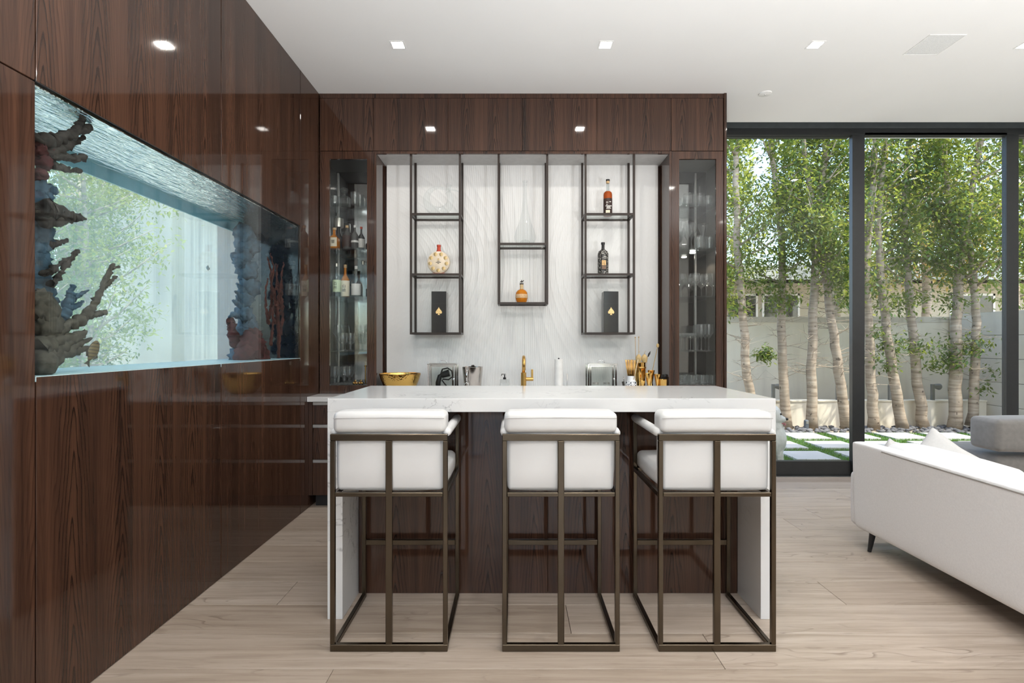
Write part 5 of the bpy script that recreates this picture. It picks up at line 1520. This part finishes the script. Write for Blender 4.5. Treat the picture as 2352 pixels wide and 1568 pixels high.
# ------------------------------------------------------------------ trees
def leaves_mesh(pts, size, rnd):
    """many small pointed leaves, one mesh"""
    vs_, fs = [], []
    for p in pts:
        L = size * rnd.uniform(0.6, 1.25)
        a = rnd.uniform(0, 2 * PI)
        e = rnd.uniform(-1.25, 0.5)
        d = Vector((math.cos(a) * math.cos(e), math.sin(a) * math.cos(e), math.sin(e)))
        sd = d.cross(Vector((rnd.uniform(-0.6, 0.6), rnd.uniform(-0.6, 0.6), 1))).normalized() * L * 0.21
        n = len(vs_)
        vs_ += [p, p + d * L * 0.45 + sd, p + d * L, p + d * L * 0.45 - sd]
        fs.append((n, n + 1, n + 2, n + 3))
    me = bpy.data.meshes.new('foliage')
    me.from_pydata([tuple(v) for v in vs_], [], fs)
    return me
def tree(name, label, path, r0, r1, crown, nleaf, lsize, lmat, seed, limbs=14, twigs=26, group=None, cat='tree'):
    rnd = random.Random(seed)
    base = Vector(path[0])
    t = thing(name, label, cat, base, group=group)
    pts = []
    path = [Vector(p) for p in path]
    for a, b in zip(path, path[1:]):
        for k_ in range(4):
            pts.append(a.lerp(b, k_ / 4) + Vector((rnd.uniform(-1, 1), rnd.uniform(-1, 1), 0)) * 0.012)
    pts.append(path[-1])
    n = len(pts)
    rad = [r0 + (r1 - r0) * i / (n - 1) for i in range(n)]
    rad[0] *= 1.18
    MB().tube(pts, rad, 10).build('trunk', M['bark'], t, world=True, smooth='all')
    def on(z):
        for a, b in zip(pts, pts[1:]):
            if a.z <= z <= b.z:
                return a.lerp(b, (z - a.z) / max(b.z - a.z, 1e-6))
        return pts[-1].copy()
    lm = MB()
    tips = []
    z0, z1 = crown[0], crown[1]
    for i in range(limbs):
        z = z0 + (pts[-1].z - z0 - 0.1) * (i + rnd.random() * 0.7) / limbs if pts[-1].z > z0 + 0.3 else pts[-1].z - 0.3
        s_ = on(z)
        a = rnd.uniform(0, 2 * PI)
        L = rnd.uniform(0.55, 1.05) * crown[2]
        e = s_ + Vector((math.cos(a) * L, math.sin(a) * L * 0.8, rnd.uniform(0.35, 0.95) * L))
        m_ = s_.lerp(e, 0.5) + Vector((0, 0, -0.06))
        lm.tube([s_, m_, e], [0.020, 0.013, 0.005], 5)
        tips.append((s_, m_, e))
    lm.build('limbs', M['bark'], t, world=True, smooth='all')
    if twigs:
        tm = MB()
        for i in range(twigs):
            z = rnd.uniform(0.7, min(2.4, pts[-1].z))
            s_ = on(z)
            a = rnd.uniform(0, 2 * PI)
            L = rnd.uniform(0.2, 0.5)
            e = s_ + Vector((math.cos(a) * L, math.sin(a) * L, rnd.uniform(-0.1, 0.5) * L))
            q = s_.lerp(e, 0.55) + Vector((0, 0, rnd.uniform(-0.05, 0.05)))
            tm.tube([s_, q, e], [0.006, 0.004, 0.0018], 4)
            for _ in range(2):
                e2 = q + Vector((rnd.uniform(-1, 1), rnd.uniform(-1, 1), rnd.uniform(-0.3, 0.8))) * 0.2
                tm.tube([q, e2], [0.003, 0.0012], 3)
        tm.build('twigs', M['twig'], t, world=True)
    lp = []
    ncl = max(10, nleaf // 70)
    cl = []
    for i in range(ncl):
        s_, m_, e = rnd.choice(tips)
        f = rnd.random() ** 0.6
        c = (s_.lerp(m_, f * 2) if f < 0.5 else m_.lerp(e, f * 2 - 1))
        c = c + Vector((rnd.gauss(0, 0.16), rnd.gauss(0, 0.16), rnd.gauss(0.02, 0.2))) * crown[2]
        cl.append(c)
    for c, cnt, sp_ in crown[3] if len(crown) > 3 else ():
        for k_ in range(int(cnt * 1.9)):
            lp.append(Vector(c) + Vector((rnd.gauss(0, 1), rnd.gauss(0, 1), rnd.gauss(0, 0.8))) * sp_)
    while len(lp) < nleaf:
        c = rnd.choice(cl)
        lp.append(c + Vector((rnd.gauss(0, 0.12), rnd.gauss(0, 0.12), rnd.gauss(0, 0.11))) * (0.6 + crown[2] * 0.6))
    me = leaves_mesh(lp, lsize, rnd)
    me.materials.append(lmat)
    fo = bpy.data.objects.new('foliage', me)
    C.objects.link(fo)
    fo.parent = t
    fo.matrix_parent_inverse = Matrix.Translation(-base)
    fo['kind'] = 'stuff'
    return t
YT = 8.28
def P(px, py, y=YT):
    v = at(px, py, y)
    return (v.x, v.y, max(v.z, -0.045))
TR = [
    ([(1736, 985), (1716, 860), (1704, 690), (1692, 540), (1690, 380), (1700, 260), (1690, 120)], 'pale trunked garden tree hard against the cabinet edge', 0.075, M['leaf']),
    ([(1806, 985), (1800, 860), (1795, 720), (1798, 600), (1788, 480), (1772, 330), (1760, 160)], 'pale trunked garden tree standing behind the dog', 0.078, M['leaf']),
    ([(1866, 985), (1864, 850), (1868, 720), (1876, 560), (1886, 430), (1900, 300), (1920, 140)], 'pale straight garden tree in the middle of the first pane', 0.080, M['leaf']),
    ([(1944, 985), (1926, 850), (1910, 740), (1898, 640), (1880, 520), (1850, 380), (1840, 200)], 'leaning garden tree just before the first window mullion', 0.078, M['leaf_dark']),
    ([(2006, 985), (2002, 880), (1996, 760), (1990, 650), (1996, 500), (2010, 340), (2020, 150)], 'garden tree just past the first window mullion', 0.078, M['leaf_dark']),
    ([(2072, 985), (2056, 880), (2036, 760), (2024, 660), (2016, 520), (2030, 360), (2050, 160)], 'leaning garden tree, second past the first mullion', 0.080, M['leaf_dark']),
    ([(2122, 985), (2108, 880), (2096, 760), (2084, 640), (2076, 520), (2084, 360), (2100, 160)], 'garden tree, third past the first mullion', 0.080, M['leaf']),
    ([(2194, 985), (2195, 860), (2196, 740), (2204, 620), (2212, 540), (2236, 420), (2266, 250)], 'thick garden tree with forked top near the block wall', 0.092, M['leaf_dark']),
    ([(2232, 978), (2240, 860), (2242, 740), (2236, 640), (2226, 560), (2180, 470), (2160, 300)], 'slim garden tree beside the block wall', 0.070, M['leaf']),
    ([(2392, 978), (2390, 820), (2380, 680), (2370, 540), (2360, 400), (2350, 200)], 'garden tree beyond the second window mullion', 0.080, M['leaf_dark']),
]
extra = {0: [(P(1755, 812), 60, 0.07), (P(1690, 700), 90, 0.13), (P(1680, 630), 120, 0.14)], 1: [(P(1760, 812), 110, 0.07), (P(1795, 690), 170, 0.13), (P(1775, 660), 80, 0.1)], 3: [(P(1945, 690), 120, 0.10), (P(1930, 640), 150, 0.13)],
         4: [(P(2010, 760), 90, 0.10), (P(2005, 820), 60, 0.08), (P(1995, 660), 150, 0.14)], 5: [(P(2050, 790), 110, 0.12), (P(2045, 840), 60, 0.06), (P(2040, 700), 140, 0.14)], 6: [(P(2110, 800), 130, 0.13), (P(2145, 840), 50, 0.07), (P(2090, 690), 160, 0.14)],
         7: [(P(2200, 800), 190, 0.14), (P(2180, 830), 110, 0.10), (P(2190, 690), 140, 0.15)], 8: [(P(2240, 790), 110, 0.12), (P(2250, 890), 50, 0.08), (P(2280, 850), 26, 0.09)]}
for i, (path, lab, r, lm_) in enumerate(TR):
    pp = [P(a, b, YT + (0.12 if i in (1, 6) else 0)) for a, b in path]
    tree('garden_tree', lab, pp, r, 0.030, (2.2, 5.4, 0.78, extra.get(i, ())), 5600 if i in (4, 5, 6) else 8000, 0.078, lm_, 100 + i, 20, 30 if i < 4 else 20, 'row of garden trees')
# trees further off
bt = [((7.0, 11.5), 5.6, 1.25, M['leaf_yellow'], 'sunlit yellow-green tree above the garden wall'), ((9.6, 8.2), 6.0, 1.3, M['leaf_dark'], 'deep green tree just over the block wall'), ((10.4, 5.6), 6.0, 1.4, M['leaf'], 'green tree over the block wall towards the sofa side'), ((9.4, 12.0), 6.2, 1.5, M['leaf_red'], 'tree with reddish leaves beyond the garden wall'),
      ((5.0, 12.6), 6.4, 1.5, M['leaf_yellow'], 'tall yellow-green tree beyond the cabinet edge'), ((11.8, 12.4), 6.6, 1.7, M['leaf_dark'], 'deep green tree over the block wall corner'),
      ((16.5, 25.5), 9.5, 2.4, M['leaf'], 'broad green tree behind the neighbour house'), ((9.5, 25.5), 9.5, 2.6, M['leaf'], 'distant tree over the neighbour roof'), ((23.0, 26.5), 10.0, 2.8, M['leaf_dark'], 'distant dark tree at the far corner')]
for i, ((x, y), h, w, m_, lab) in enumerate(bt):
    tree('background_tree', lab, [(x, y, -0.05), (x + 0.1, y, h * 0.4), (x - 0.1, y + 0.1, h * 0.92)], 0.13, 0.04, (h * 0.36, h, w), 4600 if y < 15 else 3600, 0.15 if y < 15 else 0.26, m_, 300 + i, 22, 0, 'trees beyond the garden wall')

# ------------------------------------------------------------------ side court seen through the fish tank
def fluted():
    t = NT('pale_fluted_render')
    x, y, z = t.sep(t.pos())
    n_ = t.noise(t.xyz(x, t.math('MULTIPLY', y, 13), t.math('MULTIPLY', z, 0.4)), 1.0, 3)
    t.set(t.ramp(n_, [(0.3, (0.20, 0.19, 0.165)), (0.7, (0.37, 0.355, 0.305))]), 0.85)
    t.bump(n_, 0.3, 0.02)
    return t.m
struct('wall_court', MB().box((-5.40, 8.25, -0.05), (-5.20, 14.0, 6.0)).box((-12, 13.8, -0.05), (-5.4, 14.0, 6.0)), fluted())
struct('court_pavement', MB().box((-12, 2.0, -0.045), (-2.34, 13.8, -0.02)), stucco('pale_paving', (0.74, 0.74, 0.68), (0.82, 0.82, 0.76), 2))
struct('wall_boundary', MB().box((-12.2, 0, -0.05), (-12.0, 14, 1.5)), M['gwall'])
ct_ = [((-5.9, 7.0), 4.6, 1.0, 'leafy court tree nearest the fluted wall, seen through the tank'), ((-7.9, 9.3), 5.2, 1.1, 'leafy court tree behind the fluted wall, seen through the tank'),
       ((-6.0, 5.9), 4.8, 1.1, 'middle court tree seen through the fish tank'), ((-7.6, 7.7), 5.4, 1.3, 'rear court tree seen through the fish tank'), ((-5.2, 4.6), 4.6, 1.0, 'court tree at the near end of the tank view'), ((-8.6, 9.8), 6.0, 1.5, 'tall far court tree with sky around it'),
       ((-6.9, 8.15), 4.6, 0.95, 'court tree filling the gap beside the fluted wall edge'),
       ((-7.0, 6.4), 4.4, 1.2, 'bushy court tree between the taller ones, seen through the tank')]
for i, ((x, y), h, w, lab) in enumerate(ct_):
    tree('court_tree', lab, [(x, y, -0.03), (x + 0.15, y + 0.1, h * 0.35), (x - 0.1, y + 0.25, h * 0.9)], 0.05, 0.02, (0.7, h, w), 5200, 0.085, M['leaf_yellow'] if i % 3 == 0 else M['leaf'], 500 + i, 24, 24, 'trees in the side court')

# ------------------------------------------------------------------ the dog outside the window
def fur():
    t = NT('white_fur')
    x, y, z = t.sep(t.objco())
    n_ = t.noise(t.xyz(t.math('MULTIPLY', x, 60), t.math('MULTIPLY', y, 60), t.math('MULTIPLY', z, 18)), 1.0, 3, 0.7)
    t.set(t.ramp(n_, [(0.3, (0.70, 0.70, 0.68)), (0.7, (0.84, 0.84, 0.82))]), 0.9, sheen=0.4)
    t.bump(n_, 0.6, 0.012)
    return t.m
DX, DY, DZ = 2.845, 5.80, -0.028
dog = thing('dog', 'fluffy white dog sitting on the turf outside, mouth open, looking aside', 'dog', (DX, DY, DZ))
db = MB()
hd = Matrix.Rotation(-0.42, 4, 'Z')
def hb(c, r, rot=None):
    c = hd @ Vector(c)
    db.ball(c, r, 3)
db.ball((-0.20, 0.02, 0.19), (0.19, 0.17, 0.20), 3)           # haunches
db.ball((-0.07, 0.02, 0.30), (0.17, 0.15, 0.22), 3)           # barrel
db.ball((0.045, 0.0, 0.30), (0.125, 0.135, 0.19), 3)          # chest
db.ball((0.02, 0.0, 0.43), (0.105, 0.115, 0.12), 3)           # ruff
db.ball((-0.20, -0.15, 0.10), (0.15, 0.07, 0.11), 3)          # thighs
db.ball((-0.20, 0.18, 0.10), (0.15, 0.07, 0.11), 3)
for s_ in (-1, 1):
    db.ball((-0.04, 0.01 + s_ * 0.15, 0.035), (0.10, 0.04, 0.036), 2)     # hind paws
    yy = s_ * 0.062
    for k_ in range(6):
        z = 0.04 + k_ * 0.045
        db.ball((0.085 - 0.004 * k_, yy, z), (0.036 + 0.003 * k_, 0.036 + 0.003 * k_, 0.045), 2)
    db.ball((0.105, yy, 0.026), (0.052, 0.040, 0.027), 2)
hb((-0.005, 0.0, 0.578), (0.116, 0.118, 0.108))                   # skull
hb((0.030, 0.0, 0.530), (0.092, 0.104, 0.080))                 # cheeks
hb((0.080, 0.0, 0.525), (0.062, 0.052, 0.046))
hb((0.122, 0.0, 0.518), (0.045, 0.037, 0.033))                 # muzzle
hb((0.080, 0.0, 0.462), (0.058, 0.036, 0.017))                  # lower jaw
for s_ in (-1, 1):
    hb((-0.025, s_ * 0.062, 0.655), (0.024, 0.032, 0.048))     # ears
    hb((-0.022, s_ * 0.064, 0.690), (0.014, 0.018, 0.026))
for k_ in range(7):                                            # tail over the rump
    a = k_ / 6
    db.ball((-0.36 - 0.05 * math.sin(a * PI), 0.05 + 0.10 * a, 0.10 + 0.22 * a), (0.055, 0.055, 0.06), 2)
for v in db.bm.verts:
    v.co += v.co.normalized() * 0.010 * mnoise.noise(v.co * 26) + Vector((0, 0, -0.006)) * mnoise.noise(v.co * 40)
bo = db.build('body', fur(), dog, smooth='all')
rm = bo.modifiers.new('blend', 'REMESH'); rm.mode = 'VOXEL'; rm.voxel_size = 0.010; rm.use_smooth_shade = True
sm = bo.modifiers.new('soften', 'SMOOTH'); sm.factor = 0.5; sm.iterations = 5
def hp(c): return hd @ Vector(c)
MB().ball(hp((0.166, 0, 0.526)), (0.016, 0.019, 0.014), 2).build('nose', M['black'], dog, smooth='all')
for s_ in (-1, 1):
    MB().ball(hp((0.104, s_ * 0.050, 0.582)), 0.0115, 2).build('eye', M['black_gloss'], dog, smooth='all')
MB().ball(hp((0.096, 0, 0.481)), (0.052, 0.026, 0.009), 2).build('mouth', plain('dark_lips', (0.03, 0.02, 0.02), 0.4), dog, smooth='all')
MB().ball(hp((0.120, 0, 0.476)), (0.036, 0.018, 0.009), 2).ball(hp((0.146, -0.004, 0.466)), (0.014, 0.015, 0.014), 2).build('tongue', plain('pink_tongue', (0.55, 0.20, 0.22), 0.35), dog, smooth='all')
